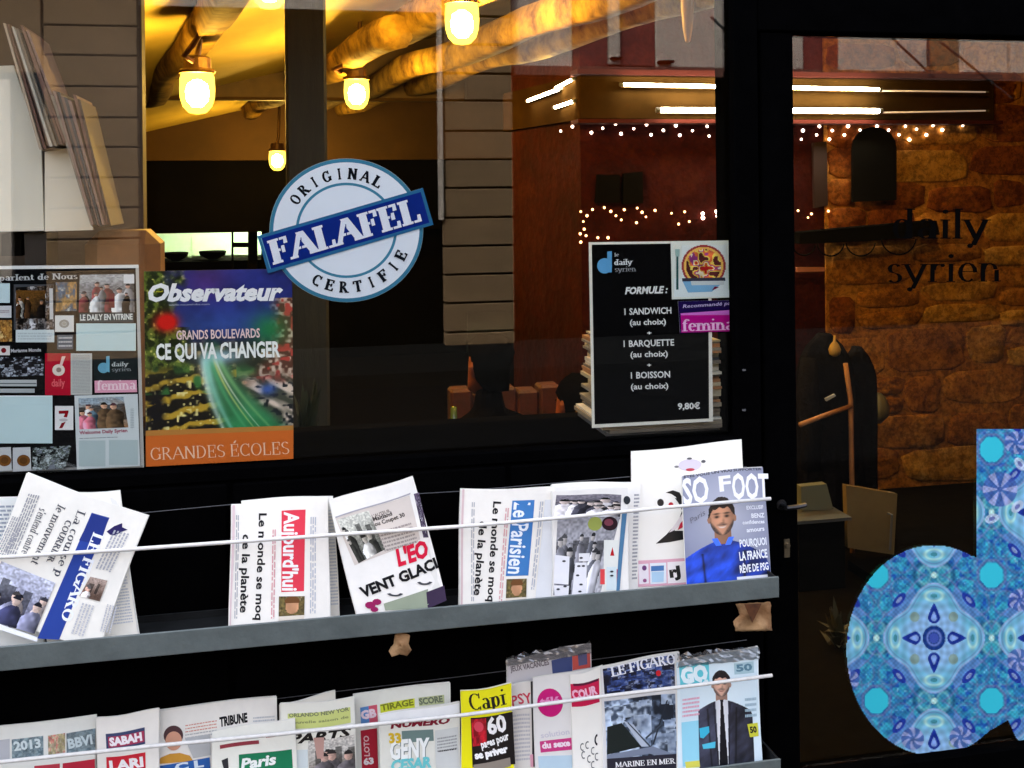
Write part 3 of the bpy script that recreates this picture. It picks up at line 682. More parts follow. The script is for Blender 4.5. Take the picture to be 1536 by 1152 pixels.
# dark column in the window
xa, xb = U(428, 120, 1.3)[0], U(490, 120, 1.3)[0]
cm = mat('olive_grey_timber', col=C(44, 40, 24), rough=.6, noise=.35, nscale=8, bump=.2, stretch=(6, 6, .6))
o = MB().box((xa, 1.3, 0), (xb, 1.4, 2.6), bev=.01).build('window_column', cm); tag(o, 'dark olive timber column standing behind the window above the round sticker', 'column')

# lamps
globe_m = bpy.data.materials.new('frosted_lit_globe'); globe_m.use_nodes = True; nt = globe_m.node_tree; nt.nodes.clear()
_o = nt.nodes.new('ShaderNodeOutputMaterial'); _m = nt.nodes.new('ShaderNodeMixShader'); _t = nt.nodes.new('ShaderNodeBsdfTransparent'); _e = nt.nodes.new('ShaderNodeEmission')
_e.inputs[0].default_value = (1, .66, .07, 1); _e.inputs[1].default_value = 1.1; _t.inputs[0].default_value = (1, .86, .6, 1); _m.inputs[0].default_value = .4
nt.links.new(_t.outputs[0], _m.inputs[1]); nt.links.new(_e.outputs[0], _m.inputs[2]); nt.links.new(_m.outputs[0], _o.inputs[0])
core_m = mat('lamp_bulb', col=(1, .9, .6), emit=(1, .66, .16), estr=130.)
base_m = mat('brass_lamp_base', col=C(96, 66, 24), rough=.45, metal=.5, noise=.2)
def shop_lamp(px, py, wpx, label, drop=.05, w=.14):
    depth = FPX*w/wpx; r = rays([(px, py)])[0]; P = CAM+depth*r; X, Y, Z = P
    t = empty('bulkhead_lamp', (X, Y, Z+.2), label, 'lamp', 'round bulkhead lamps under the shop ceiling'); R = w/2
    g = MB().lathe((X, Y, Z), [(R*.12, -R*1.28), (R*.5, -R*1.2), (R*.82, -R*.85), (R*.97, -R*.35), (R, .15*R), (R*.97, R*.8), (R*.9, R*1.05)], 20)
    g.build('glass_globe', globe_m, t, smooth=True)
    MB().lathe((X, Y, Z), [(R*.3, -R*.85), (R*.6, -R*.5), (R*.66, 0), (R*.55, R*.45), (R*.2, R*.7)], 12).build('bulb', core_m, t, smooth=True)
    MB().lathe((X, Y, Z), [(R*1.02, R*1.06), (R*1.06, R*1.2), (R*.98, R*1.3), (R*.8, R*1.32), (R*.78, R*1.95), (R*.62, R*2.05)], 18).build('base', base_m, t)
    cg = MB()
    for k in range(4):
        a = k*PI/4; 
        pts = [(X+math.cos(a)*R*1.05*math.sin(q)*1.0, Y+math.sin(a)*R*1.05*math.sin(q), Z-.28*R-R*1.12*math.cos(q)) for q in np.linspace(-PI/2, PI/2, 13)]
        pts = [(X+math.cos(a)*-R*1.05, Y+math.sin(a)*-R*1.05, Z+R)]+pts+[(X+math.cos(a)*R*1.05, Y+math.sin(a)*R*1.05, Z+R)]
    MB().tube([(X, Y, Z+R*2.0), (X+.01, Y, Z+R*2+drop), (X+.03, Y+.02, zc(X)+.1)], .012, 6).build('stem', base_m, t)
    return t
shop_lamp(296, 138, 52, 'large lit bulkhead lamp at the end of a beam left of the window column')
shop_lamp(535, 140, 38, 'mid sized lit bulkhead lamp just right of the window column')
shop_lamp(693, 34, 52, 'bright bulkhead lamp at the top edge above the round sticker')
shop_lamp(416, 240, 25, 'small far bulkhead lamp left of the round sticker')
shop_lamp(1400, -120, 60, 'added unseen bulkhead lamp above the door, lighting the stone wall')  # unseen lamp, added to brighten the stone wall
shop_lamp(404, -22, 56, 'bulkhead lamp cut off by the top edge beside the window column')
def conduit(pts, label):
    P = [U(*p) for p in pts]; o = MB().tube(P, .013, 7).build('conduit', mat('bent_conduit', col=C(84, 50, 20), rough=.4, metal=.5), smooth=True); tag(o, label, 'conduit')
conduit([(330, -30, 1.9), (313, 30, 1.95), (290, 66, 2.0), (276, 84, 2.0), (290, 92, 2.02)], 'bent brown conduit curling down to the large left lamp')
conduit([(720, -12, 2.6), (640, 20, 2.8), (560, 62, 3.2), (525, 92, 3.5), (500, 104, 3.6), (512, 108, 3.62)], 'twisted conduit following the beam to the lamp right of the column')
# pendant cone at top right
p = U(1031, 0, .9); Z0 = U(1031, 64, .9)[2]
m = MB().lathe((p[0], .9, 0), [(.002, Z0), (.008, Z0+.004), (.016, Z0+.05), (.021, Z0+.12), (.024, Z0+.3)], 14).build('hanging_cone', mat('tan_shade', col=C(170, 120, 80), rough=.5)); tag(m, 'slim tan tapering shade hanging at the top beside the black post', 'shade')

# kitchen seen through the hatch
tile = mat('pale_green_tiles', col=C(196, 214, 186), rough=.3, noise=.05)
kt = empty('kitchen', (-1.2, 9.8, 0), 'bright pale green kitchen seen through the far hatch', 'kitchen')
MB().box((-3.5, 10.6, 0), (2, 10.7, 2.6)).build('tiled_wall', tile, kt)
for i in range(9):
    MB().box((-3.2+i*.45, 10.585, .9), (-3.2+i*.45+.435, 10.6, 1.2)).box((-3.2+i*.45, 10.585, 1.21), (-3.2+i*.45+.435, 10.6, 1.51)).build('wall_tile', tile, kt)
def flat_px(mb, pts, Y0, Y1): mb.prism([tuple(U(a, b, Y0)[[0, 2]]) for a, b in pts], Y0, Y1); return mb
flat_px(MB(), [(347, 340), (350, 340), (350, 410), (347, 410)], 8.3, 8.36).build('hatch_post', black_in, kt)
flat_px(MB(), [(350, 364), (372, 364), (372, 371), (350, 371)], 8.3, 8.36).build('hatch_rail', black_in, kt)
flat_px(MB(), [(372, 300), (386, 300), (386, 420), (372, 420)], 8.3, 8.4).build('hatch_post', black_in, kt)
flat_px(MB(), [(392, 300), (700, 300), (700, 800), (392, 800)], 8.3, 8.4).build('dark_screen', black_in, kt)
MB().box((-4.9, 9.2, 0), (2, 9.9, U(300, 392, 9.2)[2])).build('counter', black_in, kt)
for a, b, c, d in ((245, 283, 374, 390), (298, 340, 372, 388)):
    q = U((a+b)/2, (c+d)/2, 9.4); rr = (U(b, d, 9.4)[0]-U(a, d, 9.4)[0])/2
    o = MB().lathe((q[0], 9.4, q[2]), [(rr*.35, -.06), (rr*.9, -.02), (rr, .02), (rr*.95, .025), (rr*.3, -.02)], 20).build('pan', black_in, smooth=True); tag(o, 'dark wide pan on the kitchen counter, %s of the two' % ('left' if a < 290 else 'right'), 'pan', 'pans in the kitchen')
tb = MB().box((-2.6, 9.9, 2.35), (.6, 10.0, 2.40)).build('added_kitchen_tube', mat('cool_tube', emit=(.85, 1, .78), estr=90., col=(.9, .9, .9))); tag(tb, 'hidden tube added over the far kitchen counter to light it', 'light')  # hidden emissive strip, added to light the kitchen

# ------------------------------------------------------------------ reflection of the shop opposite, built as solid things: red wall, cove, lights
def rubble(name, cols, sc=3.4, speck=.55):
    m = mat(name, rough=.92, spec=.1, bump=1., bscale=16); nt = m.node_tree; N = nt.nodes; L = nt.links; b = N['Principled BSDF']; tc = [n for n in N if n.type == 'MAPPING'][0]
    n1 = N.new('ShaderNodeTexNoise'); n1.inputs['Scale'].default_value = sc; n1.inputs['Detail'].default_value = 9; n1.inputs['Roughness'].default_value = .75; n1.inputs['Distortion'].default_value = .6
    r1 = N.new('ShaderNodeValToRGB'); r1.color_ramp.elements[0].position = .3; r1.color_ramp.elements[1].position = .72
    r1.color_ramp.elements[0].color = (*C(*cols[0]), 1); r1.color_ramp.elements[1].color = (*C(*cols[2]), 1); e = r1.color_ramp.elements.new(.5); e.color = (*C(*cols[1]), 1)
    n2 = N.new('ShaderNodeTexNoise'); n2.inputs['Scale'].default_value = 34; n2.inputs['Detail'].default_value = 4; n2.inputs['Roughness'].default_value = .8
    mr = N.new('ShaderNodeMapRange'); mr.inputs[1].default_value = .42; mr.inputs[2].default_value = .56; mr.inputs[3].default_value = speck; mr.inputs[4].default_value = 1.08
    sc_ = N.new('ShaderNodeVectorMath'); sc_.operation = 'SCALE'
    for n in (n1, n2): L.new(tc.outputs[0], n.inputs['Vector'])
    L.new(n1.outputs['Fac'], r1.inputs[0]); L.new(n2.outputs['Fac'], mr.inputs[0]); L.new(r1.outputs[0], sc_.inputs[0]); L.new(mr.outputs[0], sc_.inputs['Scale']); L.new(sc_.outputs[0], b.inputs['Base Color']); return m
red_w = rubble('reflected_red', ((26, 3, 2), (44, 6, 3), (60, 22, 6)), 2.6, .8)  # red of the reflected shopfront, given to a solid wall
YR = 2.8
cor = U(870, 150, YR)
L = 0.
while toPx(cor+DB*L)[0] > 768 and L < 6: L += .02
xr_red = U(1236, 300, YR)[0]; ztr = U(1180, 104, YR)[2]
rw = MB().box((cor[0], YR, 0), (xr_red, YR+.12, 3.6)).build('reflected_red_wall', red_w); tag(rw, 'dark red wall behind the menu poster, a reflection of the shop opposite built solid', 'wall')
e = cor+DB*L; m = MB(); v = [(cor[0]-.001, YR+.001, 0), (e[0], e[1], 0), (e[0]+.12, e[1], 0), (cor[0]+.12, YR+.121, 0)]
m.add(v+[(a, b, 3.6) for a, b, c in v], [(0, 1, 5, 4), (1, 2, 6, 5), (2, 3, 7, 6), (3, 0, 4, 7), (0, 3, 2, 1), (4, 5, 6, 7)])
rs = m.build('reflected_red_side_wall', red_w); tag(rs, 'dark red side wall under the fairy lights, a reflection built solid', 'wall')
# cove box
cv = mat('brown_cove_board', col=C(44, 29, 11), rough=.9, spec=.05, noise=.3, nscale=4)
cve = empty('reflected_light_cove', (cor[0], YR, 2.2), 'brown boxed tube cove above the red wall, a reflection built solid', 'cove')
zt_, zb_ = U(1180, 116, YR-.1)[2], U(1180, 180, YR-.1)[2]; xe = U(1492, 150, YR-.1)[0]
MB().box((cor[0]-.03, YR-.10, zb_), (xe, YR-.001, zt_), bev=.006).build('front_board', cv, cve)
MB().box((cor[0]-.05, YR-.14, zt_+.001), (xe+.02, YR-.001, zt_+.025)).box((cor[0]-.05, YR-.14, zb_-.02), (xe+.02, YR-.001, zb_-.001)).build('moulding', mat('dark_red_trim', col=C(54, 14, 7), rough=.8, spec=.1), cve)
c0 = cor+np.array([-.03, -.02, 0]); c1 = c0+DB*1.0; c0b, c1b = c0+NB*.1, c1+NB*.1
m = MB(); v = [tuple(c0), tuple(c1), tuple(c1b), tuple(c0b)]
m.add([(a, b, zb_) for a, b, c in v]+[(a, b, zt_) for a, b, c in v], [(0, 1, 5, 4), (1, 2, 6, 5), (2, 3, 7, 6), (3, 0, 4, 7), (0, 3, 2, 1), (4, 5, 6, 7)]); m.build('side_board', cv, cve)
tube_m = mat('lit_tube', col=(1, 1, 1), emit=(1, .9, .66), estr=15.); tube_d = mat('dim_tube', col=(.6, .5, .4), emit=(1, .7, .5), estr=.05)  # tubes belong to the reflection, placed indoors as real emitters
def reflected_tube(a, b, Y, r, label, Y2=None, m=tube_m):
    A = U(*a, Y); B = U(*b, Y if Y2 is None else Y2); t = empty('reflected_tube', (A+B)/2, label, 'tube light', 'reflected fluorescent tubes on the brown cove')
    MB().tube([A, B], r, 8).build('tube', m, t, smooth=True)
    d = (B-A)/np.linalg.norm(B-A); MB().tube([A-d*.02, A], r*1.15, 8).build('end_cap', wire_mat, t); MB().tube([B, B+d*.02], r*1.15, 8).build('end_cap', wire_mat, t)
    MB().tube([A+np.array([0, .035, 0]), B+np.array([0, .035, 0])], r*1.3, 6).build('batten', base_m, t)
reflected_tube((935, 127), (1318, 134), 2.62, .0085, 'thin long lit tube on the upper row of the front cove')
reflected_tube((990, 165), (1318, 166.5), 2.62, .0125, 'thick long lit tube on the lower row of the front cove')
reflected_tube((1322, 136), (1478, 138), 2.62, .004, 'dim unlit strip carrying on right of the upper tube', m=tube_d)
reflected_tube((1322, 169), (1478, 166), 2.62, .004, 'dim unlit strip carrying on right of the lower tube', m=tube_d)
def Ys(px):                                    # depth of the side face of the cove at a survey column
    t = 0
    while toPx(c0+DB*t-NB*.03)[0] > px and t < 3: t += .01
    return (c0+DB*t-NB*.03)[1]
for a, b, lab in (((792, 151), (840, 133), 'short lit tube on the side cove, lower left end'), ((834, 132), (859, 119), 'short lit tube on the side cove, upper right end'), ((833, 161), (860, 152), 'short lit tube below the others on the side cove')):
    reflected_tube(a, b, Ys(a[0]), .008, lab, Ys(b[0]))
fl_w = mat('fairy_bulb_white', col=(1, .8, .7), emit=(1, .72, .55), estr=3.2); fl_a = mat('fairy_bulb_amber', col=(1, .6, .3), emit=(1, .45, .16), estr=1.6)
def ico(c, r):
    m = MB(); m.lathe(c, [(r*.3, -r*.95), (r*.85, -r*.5), (r, 0), (r*.85, .5*r), (r*.3, r*.95)], 8); return m
def string(name_label, pts, Yf, matr, r=.008):  # fairy lights of the reflection, strung as solid bulbs indoors
    t = empty('reflected_string_lights', U(*pts[0], Yf(pts[0][0])), name_label, 'fairy lights'); P = [U(a, b, Yf(a)) for a, b in pts]
    order = sorted(range(len(P)), key=lambda i: pts[i][0]); 
    MB().tube([P[i]+np.array([0, .01, .006]) for i in order], .0006, 4).build('wire', black_in, t)
    me = ico((0, 0, 0), r).build('bulb_tmp', matr).data; bpy.data.objects.remove(bpy.data.objects['bulb_tmp'])
    for i, p in enumerate(P):
        o = bpy.data.objects.new('bulb', me); COL.objects.link(o); o.parent = t; o.matrix_parent_inverse = Matrix.Translation(-t.location); o.location = p
        s = random.uniform(.75, 1.15); o.scale = (s, s, s)
A3 = [(233,566),(284,547),(337,527),(384,513),(366,573),(415,554),(470,534),(526,520),(494,578),(549,556),(604,538),(661,522),(624,582),(677,563),(731,542),(794,525),(748,584),(803,565),(866,546),(930,528),(875,588),(935,569)]
A4 = [(197,564),(268,546),(190,602),(256,583),(324,564),(392,545),(311,602),(376,583),(444,562),(517,546),(427,601),(495,582),(567,562),(640,545),(544,601),(612,582),(688,558),(759,542),(657,603),(730,582),(799,561),(887,542)]
pts = [(760+a/2.88, b/2.88) for a, b in A3]+[(1136+a/2.88, b/2.88) for a, b in A4]
Yf = lambda px: YR-.03 if px > 866 else Ys(px)
rows = [sorted([p for p in pts if (k == 0 and p[1] < 188) or (k == 1 and 188 <= p[1] < 198) or (k == 2 and p[1] >= 198)]) for k in range(3)]
for rw_, lab in zip(rows, ('upper row of reflected white fairy lights just under the tube cove', 'middle row of reflected white fairy lights under the tube cove', 'lowest hanging row of reflected white fairy lights under the tube cove')): string(lab, rw_, Yf, fl_w)
B3 = [(320,914),(371,905),(422,897),(450,913),(508,906),(564,899),(585,917),(602,937),(472,932),(641,909),(712,921),(769,915),(331,957),(335,990),(318,1010),(343,1018),(320,1046),(495,950),(561,962),(394,1027),(743,968),(789,957),(347,932),(438,1027)]
B4 = [(176,910),(234,924),(219,940),(307,912)]
string('reflected amber fairy lights bunched on the red wall above the menu poster', [(760+a/2.88, b/2.88) for a, b in B3]+[(1136+a/2.88, b/2.88) for a, b in B4], lambda p: YR-.02, fl_a, .0065)
string('three bright double reflected fairy bulbs beside the black post', [(760+a/2.88, b/2.88) for a, b in ((847, 923), (848, 941), (907, 914), (909, 933), (964, 923), (965, 942))], lambda p: YR-.02, fl_w, .009)
# black pictures, arch, plate on the red wall
def slab(name, pts, Y0, Y1, m, label, cat, parts=None):
    o = flat_px(MB(), pts, Y0, Y1).build(name, m); tag(o, label, cat); return o
slab('picture_frame', [(897, 262), (930, 262), (930, 304), (894, 304)], YR-.03, YR-.002, black_in, 'small black picture on the red wall, left of the pair', 'picture')
slab('picture_frame', [(936, 260), (964, 257), (965, 305), (935, 306)], YR-.03, YR-.002, black_in, 'small black picture on the red wall, right of the pair', 'picture')
slab('wall_switch', [(802, 225), (813, 224), (818, 250), (803, 252)], Ys(808)+.25, Ys(808)+.27, mat('tan_plate', col=C(120, 86, 60)), 'small tan switch plate on the red side wall', 'switch')
arch = [(1279, 303), (1279, 222)]+[(1312-33*math.cos(t), 222-32*math.sin(t)) for t in np.linspace(0, PI, 10)]+[(1345, 222), (1345, 300)]
slab('reflected_arch', arch, YR-.07, YR-.055, black_in, 'black arch of the reflected shop, built as a panel under the fairy lights', 'niche panel')  # arch of the reflected shop, built as a thin panel
slab('dark_hanging', [(1220, 214), (1240, 212), (1242, 308), (1222, 312)], YR-.04, YR-.02, mat('dark_maroon', col=C(30, 6, 4)), 'narrow dark hanging strip on the wall left of the black arch', 'hanging')

# ------------------------------------------------------------------ rubble stone wall on the right
sw = empty('stone_wall', (U(1400, 600, YR)[0], YR, 0), 'orange lit rubble stone wall seen through the door glass', 'wall')
x0 = xr_red+.001; x1 = U(1720, 500, YR)[0]; z0 = 0.; z1 = 3.0
mort = rubble('earth_mortar', ((96, 54, 15), (142, 92, 34), (172, 122, 56)))
MB().box((x0, YR-.012, 0), (x1, YR+.15, 3.4)).build('mortar_bed', mort, sw)
MB().box((x1, .12, 0), (x1+.1, YR, 3.4)).build('return_wall', mort, sw)
st = [rubble('stone_ochre', ((92, 50, 14), (148, 98, 38), (184, 136, 68)), 5.0), rubble('stone_umber', ((80, 42, 10), (132, 82, 28), (168, 116, 50)), 6.0), rubble('stone_sand', ((104, 64, 20), (156, 112, 46), (190, 150, 82)), 4.2), rubble('stone_reflected_red', ((70, 28, 8), (106, 54, 16), (136, 82, 28)), 5.0)]
r = random.Random(11); z = .02
while z < 2.25:
    h = r.uniform(.13, .27); x = x0+.01-r.uniform(0, .2)
    while x < x1-.03:
        w_ = r.uniform(.2, .55); a, b = max(x, x0+.008), min(x+w_, x1-.01)
        parts_ = [(0., 1.)] if r.random() < .6 else [(0., .46), (.5, 1.)] if h > .2 else [(0., 1.)]
        for (f0, f1) in (parts_ if b-a > .06 else []):
            g = .004; hh = h*(f1-f0)*r.uniform(.92, 1.04); d = r.uniform(.002, .011); cxx, czz = (a+b)/2, z+h*f0+hh/2+.022*math.sin((a+b)*2.3+z*5)
            n = 16; cap = [r.uniform(1.12, 1.40) for _ in range(4)]; skew = r.uniform(-.12, .12); skw = r.uniform(-.12, .12); ring = []
            for k in range(n):
                t = 2*PI*(k+.5)/n; ct, s_ = math.cos(t), math.sin(t); q = min(1/max(abs(ct), abs(s_)), cap[int(4*k/n)])*r.uniform(.94, 1.02)
                ring.append((ct*q*((b-a)/2-g)*(1+skw*s_), s_*q*(hh/2-g)*(1+skew*ct)))
            tl = r.uniform(-.012, .012)
            v = [(cxx+p[0], YR+.0, czz+p[1]) for p in ring]+[(cxx+p[0]*.985, YR-.012-d*.5, czz+p[1]*.98) for p in ring]+[(cxx+p[0]*.93, YR-.012-d*r.uniform(.6, 1.4)+tl*p[0]/(b-a), czz+p[1]*.91) for p in ring]+[(cxx+p[0]*.4+r.uniform(-.01, .01), YR-.012-d*r.uniform(.5, 1.7), czz+p[1]*.4) for p in ring]+[(cxx, YR-.012-d*1.1, czz)]
            f = [(j*n+i, j*n+(i+1) % n, (j+1)*n+(i+1) % n, (j+1)*n+i) for j in range(3) for i in range(n)]+[(3*n+i, 3*n+(i+1) % n, 4*n) for i in range(n)]
            px_ = toPx((cxx, YR, czz)); red = (px_[1] < 340 and r.random() < .8) or (px_[0] < 1320 and px_[1] < 520 and r.random() < .7)  # redder stones paint in the red reflection that overlaps this wall
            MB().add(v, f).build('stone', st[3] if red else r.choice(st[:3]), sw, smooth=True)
        x += w_
    z += h
# black rail with round rings
tag(flat_px(MB(), [(1200, 349), (1300, 340), (1405, 331), (1410, 352), (1300, 362), (1200, 366)], YR-.16, YR-.05).build('black_rail', black_in), 'black sloping rail with rings behind the shop name', 'rail')
for i, (cx, cy, rr) in enumerate(((1206, 366, 17), (1246, 364, 20), (1291, 362, 22), (1348, 356, 26))):
    pp = [U(cx+rr*math.cos(t), cy+rr*math.sin(t), YR-.17) for t in np.linspace(.1, PI-.1, 14)]
    o = MB().tube(pp, .004, 6).build('hanging_ring', black_in, smooth=True); tag(o, 'black half ring hanging below the sloping rail, %s' % ('leftmost', 'second from left', 'third from left', 'rightmost and largest')[i], 'ring', 'rings below the black rail')
slab('pale_slat', [(1196, 401), (1237, 401), (1237, 407), (1196, 408)], YR-.1, YR-.08, mat('dusty_pink', col=C(150, 96, 84)), 'short pale pink slat on the wall below the black rail', 'slat')
# things standing in front of the stone wall
tanw = mat('worn_tan_wood', col=C(150, 100, 58), rough=.6, noise=.25, nscale=12)
coat_rack = empty('coat_stand', U(1272, 760, 1.9), 'tan wooden coat stand with dark coats before the stone wall', 'coat stand')
MB().tube([U(1268, 545, 1.9), U(1276, 600, 1.9), U(1278, 740, 1.9), U(1279, 900, 1.9)], .011, 8).build('pole', tanw, coat_rack, smooth=True)
MB().tube([U(1200, 637, 1.75), U(1240, 622, 1.8), U(1277, 609, 1.9)], .011, 8).build('arm', tanw, coat_rack, smooth=True)
def coat(px, pyt, pyb, Y, w, d, label, seed):
    """a coat hanging from one point: narrow shoulders, folds deepening to the hem, one sleeve"""
    r = random.Random(seed); T = U(px, pyt, Y); B = U(px, pyb, Y); n = 40; m = 16; v = []; ph = [r.uniform(0, 6) for _ in range(4)]
    for j in range(m+1):
        t = j/m; z = T[2]+(B[2]-T[2])*t; wd = w*(.22+.78*min(1, (t/.16))**.6)*(1+.12*t); 
        for i in range(n):
            a = 2*PI*i/n; rip = 1+(.05+.16*t)*math.sin(7*a+ph[0]+t*1.2)+(.03+.07*t)*math.sin(13*a+ph[1]-t*2); v.append((T[0]+math.cos(a)*wd/2*rip+.012*math.sin(t*5+ph[2]), Y+math.sin(a)*d/2*rip*(.5+.5*t), z+(.012*math.sin(3*a+ph[3]) if j == m else 0)))
    f = [(j*n+i, j*n+(i+1) % n, (j+1)*n+(i+1) % n, (j+1)*n+i) for j in range(m) for i in range(n)]+[tuple(range(n)), tuple(range(m*n, (m+1)*n))]
    t = empty('coat', T, label, 'coat', 'dark coats on the tan stand'); cm_ = mat('black_wool', col=(.006, .005, .005), rough=.95, spec=.02, noise=.5, nscale=9, bump=.6)
    MB().add(v, f).build('coat_body', cm_, t, smooth=True)
    s_ = MB(); s_.tube([(T[0]-w*.42, Y-d*.3, T[2]-.10), (T[0]-w*.50, Y-d*.5, T[2]-.25), (T[0]-w*.47, Y-d*.62, T[2]-.42), (T[0]-w*.49, Y-d*.6, T[2]-.58)], [.035, .05, .044, .040], 12); s_.build('sleeve', cm_, t, smooth=True)
coat(1240, 500, 800, 2.0, .26, .14, 'dark coat hanging on the left of the tan stand', 1)
coat(1284, 520, 770, 2.06, .17, .12, 'dark coat hanging on the right of the tan stand', 2)
MB_b = MB().lathe(tuple(U(1252, 524, 1.78)), [(.008, -.03), (.022, -.022), (.026, 0), (.018, .02), (.006, .035), (.004, .06)], 12).build('hanging_tassel', mat('gold_fabric', col=C(150, 118, 50), rough=.5), smooth=True); tag(MB_b, 'small gold pouch hanging from the top of the coat stand', 'pouch')
# cream chair / sign with frame
cream = mat('cream_board', col=C(112, 92, 56), rough=.7, noise=.15, nscale=6)
ch = empty('cream_chair', U(1310, 900, 1.7), 'cream backed chair standing by the coat stand behind the door glass', 'chair')
flat_px(MB(), [(1269, 728), (1346, 741), (1341, 832), (1272, 822)], 1.7, 1.73).build('backrest', cream, ch)
p0 = U(1272, 840, 1.7); 
MB().box((p0[0], 1.35, p0[2]-.04), (p0[0]+.30, 1.7, p0[2])).build('seat', black_in, ch)
for dx in (0, .27):
    for yy in (1.36, 1.68): MB().box((p0[0]+dx, yy, 0), (p0[0]+dx+.025, yy+.025, p0[2]-.041)).build('leg', black_in, ch)
MB().tube([U(1332, 770, 1.66), U(1338, 772, 1.64), U(1335, 825, 1.64)], .005, 6).build('side_hook', wire_mat, ch)
# till on a small table
tl = empty('side_table', U(1225, 900, 1.6), 'dark side table with a steel edge behind the door stile', 'table')
q = U(1225, 768, 1.6); MB().box((q[0]-.14, 1.5, q[2]-.012), (q[0]+.1, 1.85, q[2])).build('tabletop', mat('steel_edge', col=C(100, 100, 100), metal=.6, rough=.4), tl)
MB().box((q[0]-.12, 1.52, 0), (q[0]+.08, 1.83, q[2]-.013)).build('cabinet', black_in, tl)
sgn = flat_px(MB(), [(1201, 730), (1240, 726), (1250, 764), (1203, 766)], 1.62, 1.66).build('price_board', mat('grey_green_card', col=C(96, 96, 78), rough=.6)); tag(sgn, 'pale grey card leaning on the side table behind the door', 'card')
slab('silver_spoon', [(1238, 598), (1252, 591), (1254, 594), (1240, 602)], 1.7, 1.71, mat('bright_steel', col=C(200, 200, 200), metal=.5, rough=.3), 'small bright metal clip on the dark coat', 'clip')
o = MB().lathe(tuple(U(1318, 615, YR-.12)), [(.01, -.07), (.05, -.03), (.055, .02), (.035, .07), (.01, .09)], 12).build('wall_lantern', mat('frosted_grey', col=C(84, 78, 58), rough=.4), smooth=True); tag(o, 'small pale oval lantern on the stone wall right of the coats', 'lantern')
# plants
leafm = mat('leaf_green', col=(.010, .018, .007), rough=.6, col2=(.02, .028, .01), nscale=8)
def plant(px, py, Y, h, n, label, spread=.12, seed=0, tan=False, lean=1.):
    r = random.Random(seed); B = U(px, py, Y); t = empty('potted_plant', B, label, 'plant')
    MB().lathe(tuple(B), [(.045, -.09), (.06, 0), (.062, .005), (.05, .004)], 14).build('pot', black_in, t)
    m = MB(); 
    for i in range(n):
        a = r.uniform(0, 2*PI); tilt = r.uniform(.1, 1.)*lean; l = h*r.uniform(.5, 1); zz = B[2]+h*r.uniform(0, .5)
        s_ = Vector((B[0], B[1], zz)); d = Vector((math.cos(a)*tilt, math.sin(a)*tilt, 1)).normalized(); side = d.cross(Vector((0, 0, 1))).normalized()*l*.11
        m.add([s_, s_+d*l*.4+side, s_+d*l+Vector((0, 0, -l*tilt*.4)), s_+d*l*.4-side, s_+d*l*.45+Vector((0, 0, -.006))], [(0, 1, 4), (1, 2, 4), (2, 3, 4), (3, 0, 4)])
    m.build('foliage', leafm if not tan else mat('dry_leaf', col=C(60, 54, 30), rough=.6), t)
plant(1258, 990, 1.0, .16, 44, 'low dark leafy plant behind the door glass left of the patterned letter', seed=3, tan=True)
plant(462, 716, .45, .20, 26, 'narrow dim green plant inside the window right of the magazine poster', seed=4, lean=.28)

# ------------------------------------------------------------------ display ledge inside the window, piled magazines
tag(MB().box((XL, .301, ZS-.03), (XPL-.01, .36, ZS-.001)).build('display_ledge', black_in), kind='structure')
r = random.Random(5); xa, xb = U(880, 600, .27)[0], U(1104, 600, .06)[0]; z = ZS+.001; k = 0; ztop = U(1085, 508, .07)[2]
pcols = [C(214, 206, 190), C(150, 140, 124), C(190, 178, 150), C(120, 110, 100), C(226, 222, 212), C(170, 120, 80), C(90, 90, 96)]
pm = mat('page_edges', attr='print', rough=.7, noise=.1, nscale=40)
while z < ztop:
    h = r.uniform(.004, .011); j = r.uniform(-.012, .012); off = r.uniform(0, .02); m = MB(); c = r.choice(pcols)
    w0, w1 = (xa-.02, xb) if z < ZS+.03 else (xa+.004, xb-.004)
    m.box((w0+j, .035+off, z), (min(w1+abs(j)*.2, XPL-.012), .30+off*.5, z+h), col=c)
    o = m.build('piled_magazine', pm); tag(o, 'magazine lying flat, %s from the bottom of the pile behind the menu poster' % ORD[min(k, len(ORD)-1)], 'magazine', 'magazines piled flat on the window ledge'); z += h+.0004; k += 1

# ------------------------------------------------------------------ slanted files of folded papers on white boards, left inside the window
wb = mat('white_display_board', col=C(226, 220, 206), rough=.6, noise=.05, nscale=5)
slab('display_board', [(-30, 100), (20, 98), (62, 225), (66, 346), (-30, 348)], .34, .352, wb, 'off white display board at the left edge, upper', 'board')
slab('display_board', [(67, 228), (104, 222), (140, 345), (67, 347)], .34, .352, wb, 'off white display board below the upper slanted file', 'board')
fcol = [C(150, 140, 128), C(70, 60, 56), C(170, 150, 130), C(110, 80, 70), C(60, 62, 66), C(180, 172, 160), C(124, 100, 92)]
def files(a, b, c, d, n, Y, label, seed):
    """n folded papers packed edge-on between the slanting lines a-b and c-d"""
    r = random.Random(seed)
    for i in range(n):
        f0, f1 = i/n, (i+.82)/n; top0 = [a[k]+(c[k]-a[k])*f0 for k in (0, 1)]; top1 = [a[k]+(c[k]-a[k])*f1 for k in (0, 1)]
        bo0 = [b[k]+(d[k]-b[k])*f0 for k in (0, 1)]; bo1 = [b[k]+(d[k]-b[k])*f1 for k in (0, 1)]; dy = r.uniform(-7, 5)
        P = [tuple(U(x_, y_+q, Y)[[0, 2]]) for (x_, y_), q in ((top0, dy), (top1, dy), (bo1, r.uniform(-2, 3)), (bo0, 0))]
        m = MB(); yy = Y-r.uniform(0, .03); m.prism(P, yy, Y+.22, col=r.choice(fcol)); o = m.build('filed_paper', pm); tag(o, '%s, %s from the left' % (label, ORD[i]), 'folded paper', 'folded papers packed edge on in the slanted files')
